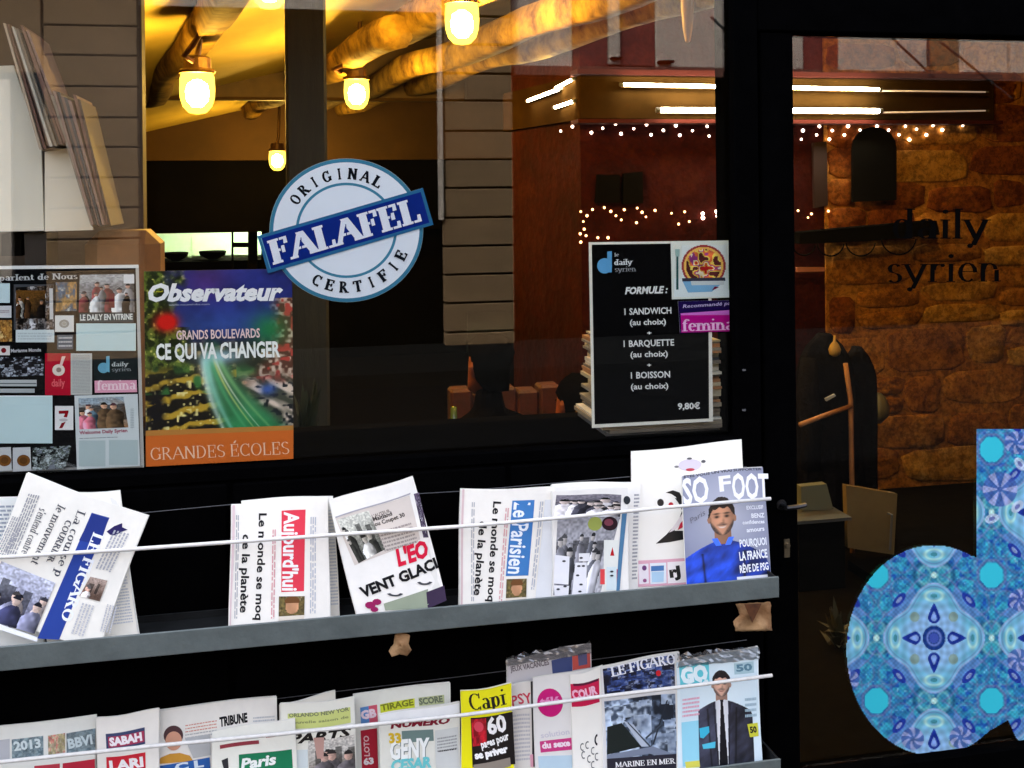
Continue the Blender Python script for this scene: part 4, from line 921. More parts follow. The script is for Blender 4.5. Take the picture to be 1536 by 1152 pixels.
files((8, 42), (62, 225), (46, 48), (108, 212), 9, .30, 'folded paper on edge in the upper slanted file', 1)
files((76, 138), (136, 338), (122, 152), (168, 336), 8, .28, 'folded paper on edge in the lower slanted file', 2)
# tan box seat and dark things under the boards
q0, q1 = U(132, 402, .5), U(243, 344, .5)
tag(MB().box((q0[0], .42, ZS), (q1[0], .6, q1[2]), bev=.035).build('tan_box', mat('tan_leather', col=C(120, 78, 42), rough=.6, noise=.15)), 'tan box with rounded corners behind the pasted press board', 'box')
slab('dark_box', [(2, 350), (32, 350), (32, 384), (2, 384)], .38, .5, black_in, 'small black box under the white board at the left edge', 'box')
slab('dark_bag', [(36, 350), (70, 350), (70, 402), (38, 402)], .36, .5, mat('dark_brown_bag', col=C(28, 18, 12)), 'dark brown bag standing behind the press board', 'bag')

# ------------------------------------------------------------------ two diners seen against the red wall
def person(px, py, Y, facing, label, hs=1.0, hair=(.002, .0016, .0014), seed=0):
    """seated figure: (px,py) is the centre of the head"""
    H = U(px, py, Y); f = Vector((facing[0], facing[1], 0)).normalized(); s_ = Vector((-f.y, f.x, 0)); z = Vector((0, 0, 1)); H = Vector(H)
    t = empty('person', (H.x, H.y, 0), label, 'person')
    J = {}; def_ = []
    pel = H-z*.72-f*.02; chest = H-z*.36-f*.01; neck = H-z*.17; 
    pts = [(pel, .15), (H-z*.55, .145), (chest, .155), (H-z*.235, .085), (neck, .055), (H-z*.07, .07)]
    ed = [(0, 1), (1, 2), (2, 3), (3, 4), (4, 5)]
    def add(p, r, par): pts.append((p, r)); ed.append((par, len(pts)-1)); return len(pts)-1
    for sg in (1, -1):
        a = add(H-z*.27+s_*.17*sg, .062, 3); b = add(H-z*.52+s_*.21*sg+f*.06, .047, a); c = add(H-z*.56+s_*.12*sg+f*.28, .034, b); add(H-z*.55+s_*.09*sg+f*.36, .03, c)
        a = add(pel+s_*.1*sg+f*.05-z*.03, .1, 0); b = add(pel+s_*.13*sg+f*.42-z*.02, .075, a); c = add(pel+s_*.13*sg+f*.42-z*.45, .05, b); add(pel+s_*.13*sg+f*.56-z*.49, .04, c)
    me = bpy.data.meshes.new('body'); me.from_pydata([tuple(p) for p, _ in pts], ed, []); o = bpy.data.objects.new('body_tmp', me); COL.objects.link(o)
    sk = o.modifiers.new('s', 'SKIN'); sub = o.modifiers.new('u', 'SUBSURF'); sub.levels = 2
    if not me.skin_vertices: 
        bpy.context.view_layer.objects.active = o
    for i, (p, r_) in enumerate(pts): me.skin_vertices[0].data[i].radius = (r_, r_)
    me.skin_vertices[0].data[0].use_root = True
    dg = bpy.context.evaluated_depsgraph_get(); m2 = bpy.data.meshes.new_from_object(o.evaluated_get(dg)); bpy.data.objects.remove(o)
    m2.materials.clear(); link_mesh('body', m2, mat('dark_clothes', col=(.003, .0025, .0025), rough=.9, spec=.02, noise=.3, nscale=12), t)
    skin = mat('warm_skin', col=C(120, 56, 28), rough=.7)
    hd = MB(); n = 16; rings = []
    prof = [(-.118, .03, .05), (-.10, .05, .055), (-.07, .062, .03), (-.03, .070, .012), (.01, .074, 0), (.05, .074, -.006), (.085, .062, -.012), (.11, .036, -.015)]
    v = []
    for zz, rr, fo in prof:
        for k in range(n):
            a = 2*PI*k/n; d = f*math.cos(a)*rr*1.2+s_*math.sin(a)*rr; p = H+z*zz+f*fo+d
            if math.cos(a) > .97 and zz in (-.03, .01): p += f*(.022 if zz < 0 else .01)
            v.append(p)
    m = len(prof); fc = [(i*n+k, i*n+(k+1) % n, (i+1)*n+(k+1) % n, (i+1)*n+k) for i in range(m-1) for k in range(n)]+[tuple(range(n-1, -1, -1)), tuple(range((m-1)*n, m*n))]
    MB().add(v, fc).build('head', skin, t, smooth=True)
    for sg in (1, -1):
        e = H+f*.083+s_*.03*sg+z*.005; MB().lathe(tuple(e), [(.003, -.006), (.01, 0), (.003, .006)], 8).build('eye', black_in, t)
        e = H+s_*.076*sg-z*.01; MB().lathe(tuple(e), [(.006, -.03), (.014, -.01), (.016, .012), (.006, .03)], 8).build('ear', skin, t)
    hh = []; 
    for zz, rr, fo in [(-.09, .05, -.05), (-.05, .072, -.035), (0, .083, -.022), (.05, .088, -.016), (.09, .078, -.014), (.125, .045, -.014)]:
        for k in range(n):
            a = 2*PI*k/n; jr = random.uniform(.93, 1.09); hh.append(H+z*(zz+random.uniform(-.006, .006))+f*(fo)+f*math.cos(a)*rr*jr*(1.12 if zz > .04 else .8)+s_*math.sin(a)*rr*jr)
    m = 6; fc = [(i*n+k, i*n+(k+1) % n, (i+1)*n+(k+1) % n, (i+1)*n+k) for i in range(m-1) for k in range(n)]+[tuple(range(n-1, -1, -1)), tuple(range((m-1)*n, m*n))]
    MB().add(hh, fc).build('hair', mat('dark_hair', col=hair, rough=.8, spec=.03), t, smooth=True)
person(733, 548, 1.75, (-.42, .9), 'dark haired diner in dark clothes facing left against the red wall, larger figure')
person(862, 604, 2.3, (-.5, .86), 'dark haired diner seated just left of the menu poster')
dt = empty('dining_table', U(780, 760, 1.7), 'dark dining table beside the two diners', 'table')
q = U(780, 690, 1.7); MB().box((q[0]-.35, 1.5, q[2]-.03), (q[0]+.35, 2.0, q[2])).build('tabletop', mat('dark_red_wood', col=C(50, 16, 8), rough=.35), dt)
for dx in (-.32, .29):
    for yy in (1.52, 1.95): MB().box((q[0]+dx, yy, 0), (q[0]+dx+.03, yy+.03, q[2]-.031)).build('leg', black_in, dt)
bq_ = empty('banquette', U(770, 760, 2.55), 'worn red brown banquette with padded back behind the diners', 'bench')
bm_ = mat('red_brown_leather', col=C(74, 20, 7), rough=.7, col2=C(36, 8, 4), nscale=7, bump=.3)
for i in range(6):
    u0 = U(674+i*33, 600, 2.55); u1 = U(674+i*33+32, 600, 2.55); zt_b = U(770, 578+6*(i % 2), 2.55)[2]
    MB().box((u0[0], 2.5, .5), (u1[0], 2.62, zt_b), bev=.012).build('back_cushion', bm_, bq_)
u0 = U(674, 600, 2.5)[0]; u1 = U(872, 600, 2.5)[0]
MB().box((u0, 2.05, .36), (u1, 2.498, .48), bev=.03).build('seat', bm_, bq_); MB().box((u0+.02, 2.1, 0), (u1-.02, 2.48, .358)).build('plinth', black_in, bq_)
for i, (bx, hh_, cl, nm) in enumerate(((-.26, .22, (70, 90, 50), 'green'), (-.12, .16, (130, 60, 24), 'brown'), (.24, .20, (120, 90, 50), 'amber'))):
    o = MB().lathe((q[0]+bx, 1.7, q[2]+.001), [(.03, 0), (.033, .02), (.033, hh_*.55), (.014, hh_*.75), (.012, hh_), (.004, hh_+.002)], 14).build('bottle', mat('bottle_'+nm, col=C(*cl), rough=.15, spec=.6), smooth=True); tag(o, '%s bottle standing on the dark dining table' % nm, 'bottle', 'bottles on the dining table')
n_ = MB(); c = U(772, 680, 1.6); n_.add([(c[0]-.035, c[1], q[2]+.001), (c[0]+.035, c[1], q[2]+.001), (c[0], c[1]-.03, q[2]+.002), (c[0], c[1]+.03, q[2]+.001), (c[0], c[1], q[2]+.06)], [(0, 2, 4), (2, 1, 4), (1, 3, 4), (3, 0, 4), (0, 3, 1, 2)])
tag(n_.build('folded_napkin', mat('yellow_napkin', col=C(190, 150, 60))), 'folded yellow napkin standing on the dark dining table', 'napkin')
tag(MB().lathe((q[0]+.12, 1.62, q[2]+.001), [(.02, 0), (.028, .07), (.026, .07), (.018, .01)], 14).build('drinking_glass', mat('amber_glass', col=C(130, 90, 60), rough=.2)), 'small amber tumbler on the dark dining table', 'glass')

# ================================================================== NEWSPAPERS AND MAGAZINES
W = (244, 240, 230)
def paper(quad, tray, yb, name, label, cat, th=.009, bulge=.004, seed=0, crop=None, n=5, k=.28, group='newspapers and magazines in the wall rack', body_col=(238, 236, 230), curl=None):
    curl = (.007 if 'paper' in name else .002) if curl is None else curl
    s = Sheet(quad, yb=yb, zb=tray, k=k, bulge=bulge, seed=seed, rest=tray+.0012, crop=crop, curl=curl)
    s.root_o = s.root(name, label, cat, group); s.th = th; s.n_ = n; s.bc = body_col; return s
def finish(s, mat_=newsprint, nm='front_page', bn='inner_pages', col=W):
    s.front(nm, mat_, s.root_o); s.body(bn, newsprint if mat_ is newsprint else glossy_print, s.root_o, s.th, s.n_, col=s.bc)

# ---------------------------------------------------------------- upper ledge
s = paper([(-140, 756), (27, 745), (66, 960), (-110, 972)], T1, -.115, 'folded_newspaper', 'pale bluish newspaper mostly hidden behind the tilted blue-band paper at the left edge', 'newspaper', seed=1)
s.base((226, 229, 227)); s.lines(.55, .05, .98, .5, 16, (150, 158, 172), seed=3); s.rect(.5, .3, .98, .9, (96, 92, 112)); s.raster((.5, .3, .98, .9), 30, 34, photo_fn([(60, 60, 86), (120, 118, 130), (186, 196, 214), (90, 92, 112)], 4, 6)); finish(s)
s = paper([(56, 744), (178, 735), (206, 944), (70, 962)], T1, -.132, 'folded_newspaper', 'plain white folded newspaper standing upright behind the tilted blue-band paper', 'newspaper', seed=2, th=.012, n=6)
s.base(W); s.lines(.75, .1, .97, .95, 40, (196, 200, 208), seed=9); finish(s)
# tilted paper with the blue masthead band (sideways)
s = paper([(40, 711), (222, 774), (143, 986), (-44, 923)], T1, -.172, 'tilted_newspaper', 'newspaper tilted to the right with a blue sideways LE FIGARO band', 'newspaper', seed=3, crop=(0, 680, 3.491), th=.013, n=6, bulge=.006)
s.base((238, 235, 227))
def cr(*p): return [(a, b) for a, b in p]
s.quad(cr((482, 306), (574, 335), (310, 975), (198, 968)), (40, 66, 150), 'crop')
s.quad(cr((486, 312), (570, 340), (524, 478), (416, 452)), (34, 52, 128), 'crop')
s.pen('LE FIGARO', (492, 408), (316, 868), 58/3.491, (238, 242, 250), 'crop', wv=.2, wh=.08, serif=.07)
s.poly(cr((560, 408), (600, 380), (640, 366), (640, 388), (668, 402), (640, 412), (606, 430), (578, 426)), (40, 34, 90), 'crop')
for (a, b, c, d), hh, t in (((418, 284), (300, 650), 0, 0), 44, 'La course'), (((330, 262), (150, 600), 0, 0), 44, 'le mouton s'), (((232, 276), (110, 520), 0, 0), 44, "s'entend"):
    pass
s.pen('La course p', (410, 290), (282, 640), 12.5, (70, 72, 84), 'crop', wv=.13, wh=.06)
s.pen('le mouvement', (306, 262), (160, 570), 12.5, (60, 62, 74), 'crop', wv=.13, wh=.06)
s.pen("s'entend contre", (208, 282), (108, 520), 12.5, (78, 80, 92), 'crop', wv=.13, wh=.06)
s.pen('COURRIER', (350, 340), (245, 560), 9.5, (70, 72, 84), 'crop', wv=.18, wh=.08)
def slines(s, A, B, Wd, n, col, seed, mode='crop', fill=.5):
    """body text in rows parallel to A-B, stepping across by vector Wd"""
    r = random.Random(seed); A = np.array(A, float); D = np.array(B, float)-A; Wd = np.array(Wd, float); V = []; F = []
    for i in range(n):
        t = 0.
        while t < 1:
            e = min(1, t+r.uniform(.03, .1)); k = len(V); o0 = Wd*(i+.2)/n; o1 = Wd*(i+.2+fill)/n
            V += [A+D*t+o0, A+D*e+o0, A+D*e+o1, A+D*t+o1]; F.append((k, k+1, k+2, k+3)); t = e+r.uniform(.01, .025)
    s._add(s.pos(np.array(V), mode, s.off()), F, C(*col))
slines(s, (146, 214), (20, 520), (64, 10), 5, (150, 152, 160), 1); slines(s, (60, 330), (-30, 520), (70, 20), 6, (160, 162, 170), 31); slines(s, (560, 790), (520, 930), (60, 16), 4, (184, 186, 194), 32); slines(s, (596, 400), (500, 600), (86, 26), 5, (170, 172, 182), 2); slines(s, (430, 780), (370, 940), (70, 20), 4, (188, 190, 198), 5)
s.raster(cr((476, 645), (566, 668), (524, 776), (418, 746)), 28, 30, people_fn(2, 8, (170, 150, 140), (90, 70, 60), [(240, 232, 228), (110, 80, 70)], (226, 180, 160), 1.6), 'crop')
s.raster(cr((6, 566), (292, 676), (184, 944), (-120, 852)), 96, 76, people_fn(7, 12, (196, 200, 220), (70, 70, 96), [(52, 54, 84), (120, 122, 146), (40, 40, 60), (160, 150, 150)], (200, 176, 164), .9), 'crop')
s.quad(cr((0, 892), (200, 962), (196, 985), (-10, 918)), (238, 240, 246), 'crop')
finish(s)

# sideways paper with red masthead
def sideways(quad, crop, yb, mast, mcol, label, seed, hl, mrect, photo, xm, tb=None):
    s = paper(quad, T1, yb, 'folded_newspaper', label, 'newspaper', seed=seed, crop=crop, th=.014, n=7, bulge=.004); s.base((238, 235, 227)); return s
s = paper([(361, 751), (500, 744), (509, 926), (367, 940)], T1, -.118, 'folded_newspaper', 'white folded newspaper just behind the sideways red masthead paper', 'newspaper', seed=5, th=.012, n=6); s.base(W); s.lines(.9, .1, .99, .9, 30, (200, 204, 212), seed=4); finish(s)
c2 = (320, 690, 4.042)
s = paper([(346, 757), (493, 747), (494, 932), (345, 941)], T1, -.152, 'folded_newspaper', 'newspaper with a red sideways Aujourd’hui masthead', 'newspaper', seed=4, crop=c2, th=.014, n=7)
s.base((240, 236, 229)); s.quad(cr((414, 308), (562, 306), (548, 796), (412, 800)), (222, 60, 80), 'crop')
s.text("Aujourd'hui", (432, 316), (420, 792), 22, (242, 241, 242), .03, 'crop')
s.text('Le monde se moq', (276, 318), (256, 968), 11.5, (22, 22, 26), .025, 'crop'); s.text('de la planète', (176, 446), (166, 924), 11.5, (22, 22, 26), .025, 'crop')
slines(s, (132, 330), (130, 960), (22, 0), 2, (170, 172, 180), 3); slines(s, (356, 420), (348, 960), (26, 0), 2, (214, 150, 158), 4); slines(s, (590, 350), (580, 930), (40, 0), 3, (184, 188, 200), 5)
s.quad(cr((112, 270), (128, 270), (112, 1000), (104, 1000)), (224, 200, 204), 'crop')
def face_pic(u, v):
    c = photo_fn([(70, 62, 40), (120, 104, 60), (90, 80, 50), (180, 160, 120)], 21, 4)(u, v)
    m = ((u-.52)/.26)**2+((v-.42)/.34)**2 < 1; c[m] = np.array([190, 140, 104])*(.8+.4*vn(u*5, v*5, 3))[m][:, None]
    h = (((u-.52)/.3)**2+((v-.2)/.2)**2 < 1) & (v < .3); c[h] = (110, 72, 40)
    m = v > .82; c[m] = (224, 214, 200); return c
s.raster(cr((398, 826), (552, 826), (548, 962), (396, 972)), 26, 24, face_pic, 'crop'); finish(s)

# tilted sports paper
s = paper([(494, 752), (619, 715), (672, 905), (541, 946)], T1, -.168, 'tilted_newspaper', "newspaper tilted to the left with a red L'EO and the headline VENT GLACI", 'newspaper', seed=6, crop=c2, th=.012, n=6, bulge=.006)
s.base((240, 237, 232)); s.raster(cr((1212, 204), (1244, 196), (1300, 470), (1268, 470)), 10, 40, photo_fn([(60, 44, 70), (110, 96, 120), (40, 36, 50), (190, 186, 196)], 31, 9), 'crop')
s.quad(cr((740, 352), (1185, 212), (1250, 480), (860, 640)), (214, 204, 196), 'crop')
s.raster(cr((752, 368), (940, 308), (1040, 540), (884, 628)), 52, 60, people_fn(5, 32, (206, 206, 196), (90, 92, 84), [(60, 60, 54), (214, 212, 206), (120, 118, 108)], (190, 184, 172), .9), 'crop')
s.text('L’AUTEUR', (964, 352), (1070, 312), 5, (120, 110, 104), .02, 'crop'); s.text('Maitland', (970, 372), (1082, 330), 6, (60, 54, 52), .03, 'crop'); s.text('ou Coupet 30', (980, 402), (1158, 336), 6, (70, 64, 60), .03, 'crop')
slines(s, (990, 430), (1190, 372), (50, 130), 6, (160, 150, 146), 7)
s.quad(cr((742, 348), (1190, 196), (1192, 204), (744, 356)), (170, 168, 176), 'crop')
s.text("L'EO", (1118, 640), (1310, 576), 24, (214, 22, 60), .05, 'crop', shear=.2)
s.text('VENT GLACI', (905, 836), (1362, 650), 15.5, (16, 16, 20), .045, 'crop')
s.ell(1100, 800, 52, 26, (70, 72, 78), 'crop', a0=20, a1=160, inner=.6); s.ell(1280, 730, 50, 26, (70, 72, 78), 'crop', a0=20, a1=160, inner=.6)
s.quad(cr((1030, 870), (1300, 780), (1310, 900), (1040, 910)), (150, 160, 140), 'crop'); s.quad(cr((1290, 800), (1400, 760), (1416, 850), (1300, 900)), (60, 46, 72), 'crop')
for a, b, rr in ((950, 880, 32), (990, 860, 28), (975, 905, 24)): s.ell(a, b, rr, rr*.7, (150, 30, 90), 'crop', n=9)
finish(s)

# blue masthead sideways
c3 = (670, 640, 3.972)
s = paper([(692, 735), (831, 732), (829, 900), (689, 910)], T1, -.150, 'folded_newspaper', 'newspaper with a blue sideways Le Parisien masthead', 'newspaper', seed=7, crop=c3, th=.014, n=7)
s.base((238, 234, 227)); s.quad(cr((386, 436), (518, 438), (486, 886), (350, 888)), (64, 122, 186), 'crop')
s.text('Le Parisien', (398, 446), (364, 872), 24, (236, 240, 248), .02, 'crop'); s.text('Le monde se moq', (276, 440), (240, 1040), 11, (22, 22, 26), .025, 'crop'); s.text('de la planète', (196, 560), (160, 1004), 11, (22, 22, 26), .025, 'crop')
slines(s, (148, 450), (140, 1040), (22, 0), 2, (170, 172, 180), 13); slines(s, (344, 480), (306, 1040), (26, 0), 2, (216, 160, 164), 14); slines(s, (548, 450), (500, 970), (26, 0), 2, (176, 180, 192), 15)
s.quad(cr((94, 376), (106, 376), (90, 1060), (80, 1060)), (216, 190, 192), 'crop'); s.quad(cr((580, 440), (640, 440), (626, 1020), (530, 1020)), (218, 220, 224), 'crop')
s.raster(cr((354, 906), (476, 904), (474, 1036), (350, 1044)), 24, 24, face_pic, 'crop'); finish(s)

# grey photo front page
c4 = (810, 710, 5.7625)
s = paper([(828, 727), (962, 722), (956, 886), (830, 898)], T1, -.128, 'folded_newspaper', 'white folded newspaper whose fold shows behind the grey crowd photo front page', 'newspaper', seed=9, th=.012, n=6); s.base((238, 235, 231)); s.lines(.93, .1, .99, .9, 24, (150, 152, 160), seed=7); finish(s)
s = paper([(829, 736), (941, 733), (944, 890), (828, 898)], T1, -.158, 'folded_newspaper', 'newspaper with a grey crowd photo front page and a thin blue right band', 'newspaper', seed=8, crop=c4, th=.010, n=5)
s.base((232, 229, 225))
s.raster(cr((140, 180), (700, 190), (690, 400), (120, 370)), 88, 36, people_fn(14, 41, (120, 116, 126), (30, 30, 40), [(24, 24, 30), (210, 206, 210), (96, 108, 140), (60, 60, 70)], (190, 176, 170), .9), 'crop')
s.raster(cr((150, 380), (690, 380), (520, 1040), (110, 1050)), 76, 84, people_fn(9, 42, (150, 150, 158), (170, 170, 178), [(90, 92, 100), (190, 190, 198), (120, 120, 128)], (176, 172, 170), .6), 'crop')
s.ell(470, 440, 62, 60, (150, 160, 80), 'crop'); s.ell(600, 440, 70, 60, (40, 20, 28), 'crop'); s.ell(590, 430, 40, 30, (120, 60, 74), 'crop')
s.rect(550, 580, 680, 1020, (224, 226, 220), 'crop'); s.poly(cr((626, 640), (644, 715), (606, 715)), (180, 20, 30), 'crop'); s.rect(520, 830, 560, 960, (214, 70, 74), 'crop'); s.rect(664, 830, 690, 960, (190, 60, 70), 'crop'); s.rect(574, 810, 664, 1010, (206, 220, 224), 'crop')
s.quad(cr((706, 340), (750, 340), (690, 1020), (660, 1020)), (76, 120, 156), 'crop'); s.ell(748, 232, 30, 36, (40, 44, 50), 'crop')
s.rect(330, 690, 425, 760, (226, 226, 230), 'crop'); s.pen("LES", (414, 706), (330, 706+0), 1, (60, 60, 66), 'crop') if 0 else None
s.quad(cr((120, 700), (250, 716), (240, 960), (112, 950)), (228, 228, 234), 'crop'); s.quad(cr((300, 770), (400, 770), (396, 1050), (270, 1050)), (226, 226, 232), 'crop'); s.quad(cr((112, 966), (246, 970), (240, 1054), (120, 1060)), (222, 222, 228), 'crop')
for a, b in ((350, 730), (330, 800), (370, 800), (320, 880), (350, 960), (340, 1020), (200, 755), (210, 975), (150, 1000), (620, 850), (620, 885)): s.ell(a, b, 16, 9, (60, 62, 68), 'crop', n=8)
slines(s, (240, 596), (420, 600), (0, 18), 1, (90, 92, 98), 2); finish(s)

# big white sheets with the black brush figure
c5 = (920, 640, 3.6)
s = paper([(1000, 681), (1119, 676), (1124, 872), (1005, 884)], T1, -.092, 'white_magazine', 'plain white sheet showing behind the tall white magazine with a brush drawing', 'magazine', seed=10, th=.004, n=2, bulge=.001); s.base((246, 243, 236)); finish(s, glossy_print)
s = paper([(946, 677), (1113, 660), (1122, 872), (951, 887)], T1, -.118, 'white_magazine', 'tall white magazine with a black and red brush drawing like a figure two', 'magazine', seed=11, crop=c5, th=.008, n=3, bulge=.002); s.base((248, 245, 238))
s.ell(254, 407, 18, 20, (14, 14, 16), 'crop'); s.ell(310, 418, 13, 13, (190, 16, 40), 'crop')
s.poly(cr((282, 352), (320, 340), (356, 352), (376, 390), (376, 412), (350, 402), (336, 376), (312, 360)), (14, 14, 16), 'crop')
s.poly(cr((330, 380), (376, 400), (384, 470), (340, 520), (286, 580), (230, 630), (300, 622), (384, 606), (386, 560), (330, 560), (352, 500), (370, 450), (352, 412)), (16, 16, 18), 'crop')
s.poly(cr((384, 448), (384, 500), (330, 556), (300, 570)), (230, 220, 222), 'crop'); s.poly(cr((384, 492), (384, 536), (346, 556), (360, 520)), (196, 30, 60), 'crop')
s.ell(412, 205, 62, 32, (214, 206, 222), 'crop'); s.ell(414, 230, 24, 8, (190, 60, 80), 'crop'); s.ell(410, 170, 14, 6, (90, 90, 96), 'crop'); s.ell(340, 212, 12, 6, (120, 120, 124), 'crop'); s.ell(486, 188, 12, 8, (90, 90, 96), 'crop')
s.quad(cr((114, 724), (390, 708), (394, 850), (118, 866)), (226, 172, 190), 'crop'); s.quad(cr((136, 742), (190, 738), (192, 846), (140, 850)), (240, 232, 240), 'crop'); s.quad(cr((198, 736), (284, 732), (286, 844), (200, 850)), (232, 238, 246), 'crop'); s.quad(cr((290, 730), (388, 724), (390, 840), (292, 846)), (244, 238, 240), 'crop')
s.quad(cr((204, 752), (272, 748), (272, 776), (204, 780)), (70, 120, 180), 'crop'); s.quad(cr((206, 784), (272, 780), (270, 836), (208, 840)), (176, 210, 236), 'crop'); s.text('rJ', (304, 812), (362, 804), 15, (20, 20, 22), .06, 'crop'); s.ell(168, 762, 12, 14, (110, 60, 120), 'crop'); s.ell(170, 830, 10, 10, (150, 80, 130), 'crop'); finish(s, glossy_print)

# football magazine: man in a blue shirt
s = paper([(1023, 713), (1144, 700), (1157, 871), (1031, 884)], T1, -.160, 'football_magazine', 'SO FOOT magazine with a bearded man in a blue shirt on its cover', 'magazine', seed=12, crop=c5, th=.006, n=3, bulge=.002)
s.base((150, 156, 176))
s.raster(cr((374, 262), (806, 218), (850, 826), (396, 860)), 40, 54, lambda u, v: mixc(np.ones(u.shape+(3,))*np.array([120, 128, 158]), np.ones(u.shape+(3,))*np.array([188, 192, 208]), np.clip(1-np.hypot(u-.5, v-.4)*1.3+.1*vn(u*6, v*6), 0, 1)), 'crop')
s.raster(cr((374, 262), (806, 218), (850, 826), (396, 860)), 140, 190, portrait_fn((126, 132, 160), (186, 190, 206), (34, 74, 196), (206, 148, 116), (26, 20, 20), .455, .42, .20, beard=.85, asp=.75), 'crop')
s.text('ETES VOUS UN VRAI SUPPORTER', (380, 272), (800, 232), 3.6, (50, 54, 62), .03, 'crop')
s.text('SO', (380, 414), (518, 402), 38, (244, 245, 250), .03, 'crop'); s.text('FOOT', (566, 356), (836, 396), 34, (244, 245, 250), .03, 'crop') if 0 else None
s.text('F', (572, 352), (636, 346), 22, (244, 245, 250), .03, 'crop'); s.text('OOT', (640, 392), (838, 386), 37, (244, 245, 250), .03, 'crop')
for t, a, b, hh in (('EXCLUSIF', (716, 450), (806, 442), 5.5), ('BENZ', (742, 494), (812, 488), 6.5), ('confidences', (694, 530), (812, 520), 5.5), ('amours', (716, 572), (812, 560), 6.5), ('POURQUOI', (680, 652), (824, 636), 11), ('LA FRANCE', (680, 724), (830, 704), 12.5), ('RÊVE DE PSG', (682, 790), (838, 770), 11)):
    s.text(t, a, b, hh, (236, 240, 250), .03, 'crop')
s.quad(cr((664, 812), (846, 796), (848, 824), (666, 836)), (226, 230, 240), 'crop')
sl_ = [(420, 500), (470, 470), (430, 520), (500, 515)]; s.text('Paris', (420, 520), (500, 470), 8, (110, 112, 128), 0, 'crop', shear=.3); finish(s, glossy_print, 'cover', 'pages')

# ---------------------------------------------------------------- lower ledge (their feet are below the picture)
def low(x0, y0, x1, y1, lean=.02):
    yb0 = 1150+(1144-x0)*.115; yb1 = 1150+(1144-x1)*.115
    return [(x0, y0), (x1, y1), (x1+(yb1-y1)*lean, yb1), (x0+(yb0-y0)*lean, yb0)]
c6 = (0, 980, 3.657); c7 = (400, 980, 3.84); c8 = (740, 940, 3.339)
s = paper(low(-150, 1104, 142, 1074), T2, -.150, 'folded_newspaper', 'newspaper with grey 2013 picture boxes at the lower left corner', 'newspaper', seed=21, crop=c6, th=.01)
s.base((234, 235, 229)); s.raster(cr((66, 466), (236, 446), (240, 560), (68, 582)), 34, 24, photo_fn([(90, 112, 122), (120, 138, 146), (150, 168, 172), (104, 124, 134)], 51, 5), 'crop'); s.text('2013', (80, 528), (226, 508), 13, (214, 226, 228), .04, 'crop')
s.raster(cr((262, 446), (355, 434), (358, 540), (266, 552)), 22, 24, photo_fn([(190, 176, 130), (150, 140, 110), (200, 190, 160), (200, 120, 110)], 52, 4), 'crop'); s.raster(cr((362, 436), (520, 414), (522, 534), (366, 552)), 34, 24, photo_fn([(110, 130, 140), (140, 156, 160), (96, 110, 120)], 53, 5), 'crop'); s.text('BBVI', (376, 520), (508, 496), 14, (200, 214, 218), .04, 'crop')
s.quad(cr((0, 470), (55, 462), (55, 580), (0, 590)), (188, 190, 196), 'crop'); s.quad(cr((190, 612), (330, 600), (330, 680), (190, 690)), (190, 60, 76), 'crop'); s.quad(cr((345, 600), (522, 580), (524, 680), (348, 690)), (186, 40, 62), 'crop'); finish(s)
s = paper(low(144, 1078, 238, 1065), T2, -.160, 'folded_newspaper', 'newspaper with the white on navy SABAH box', 'newspaper', seed=22, crop=c6, th=.01)
s.base((242, 238, 231)); s.quad(cr((578, 440), (794, 410), (798, 500), (582, 532)), (62, 72, 108), 'crop'); s.quad(cr((590, 456), (792, 428), (794, 488), (594, 516)), (170, 60, 90), 'crop'); s.text('SABAH', (600, 504), (782, 478), 11.5, (248, 240, 244), .06, 'crop')
s.quad(cr((580, 568), (800, 545), (802, 690), (584, 700)), (206, 40, 56), 'crop'); s.text('LARI', (600, 640), (790, 620), 14, (244, 240, 242), .05, 'crop'); finish(s)
s = paper(low(223, 1068, 416, 1045), T2, -.140, 'folded_newspaper', 'newspaper with a small portrait of a dark haired woman at its top left', 'newspaper', seed=23, crop=c6, th=.012)
s.base((238, 235, 229)); s.text('TRIBUNE', (1210, 406), (1366, 378), 13, (26, 26, 30), .05, 'crop', shear=.2)
for i in range(5): slines(s, (1014, 392+i*17), (1190, 370+i*17), (0, 12), 1, (214, 150, 134) if i < 3 else (180, 180, 182), i)
slines(s, (1392, 350), (1510, 336), (0, 70), 4, (190, 194, 200), 8)
s.ell(948, 448, 54, 54, (84, 58, 60), 'crop'); s.ell(950, 478, 46, 52, (214, 158, 132), 'crop'); s.poly(cr((856, 604), (880, 568), (930, 548), (985, 544), (1040, 560), (1060, 590)), (206, 150, 60), 'crop'); s.quad(cr((1012, 466), (1150, 446), (1156, 560), (1060, 575)), (190, 192, 194), 'crop')
s.quad(cr((846, 618), (1150, 572), (1160, 700), (850, 720)), (46, 96, 170), 'crop'); s.text('C L', (960, 640), (1120, 620), 10, (220, 232, 244), .05, 'crop'); finish(s)
s = paper(low(317, 1099, 443, 1076), T2, -.168, 'racing_paper', 'horse racing paper with a green Paris title', 'newspaper', seed=24, crop=c6, th=.009)
s.base((240, 239, 229)); s.quad(cr((1310, 560), (1600, 520), (1606, 700), (1316, 720)), (30, 124, 84), 'crop'); s.text('Paris', (1322, 640), (1520, 600), 15, (244, 248, 244), .04, 'crop', shear=.25); s.poly(cr((1215, 590), (1250, 576), (1256, 640), (1230, 640)), (50, 50, 54), 'crop'); s.quad(cr((1204, 508), (1420, 476), (1422, 496), (1206, 528)), (150, 60, 70), 'crop'); slines(s, (1460, 440), (1540, 424), (0, 30), 1, (180, 40, 60), 2); finish(s)
s = paper(low(420, 1056, 502, 1038), T2, -.130, 'folded_newspaper', 'white newspaper edge rising behind the orlando strip magazine', 'newspaper', seed=26, th=.008); s.base((232, 229, 219)); finish(s)
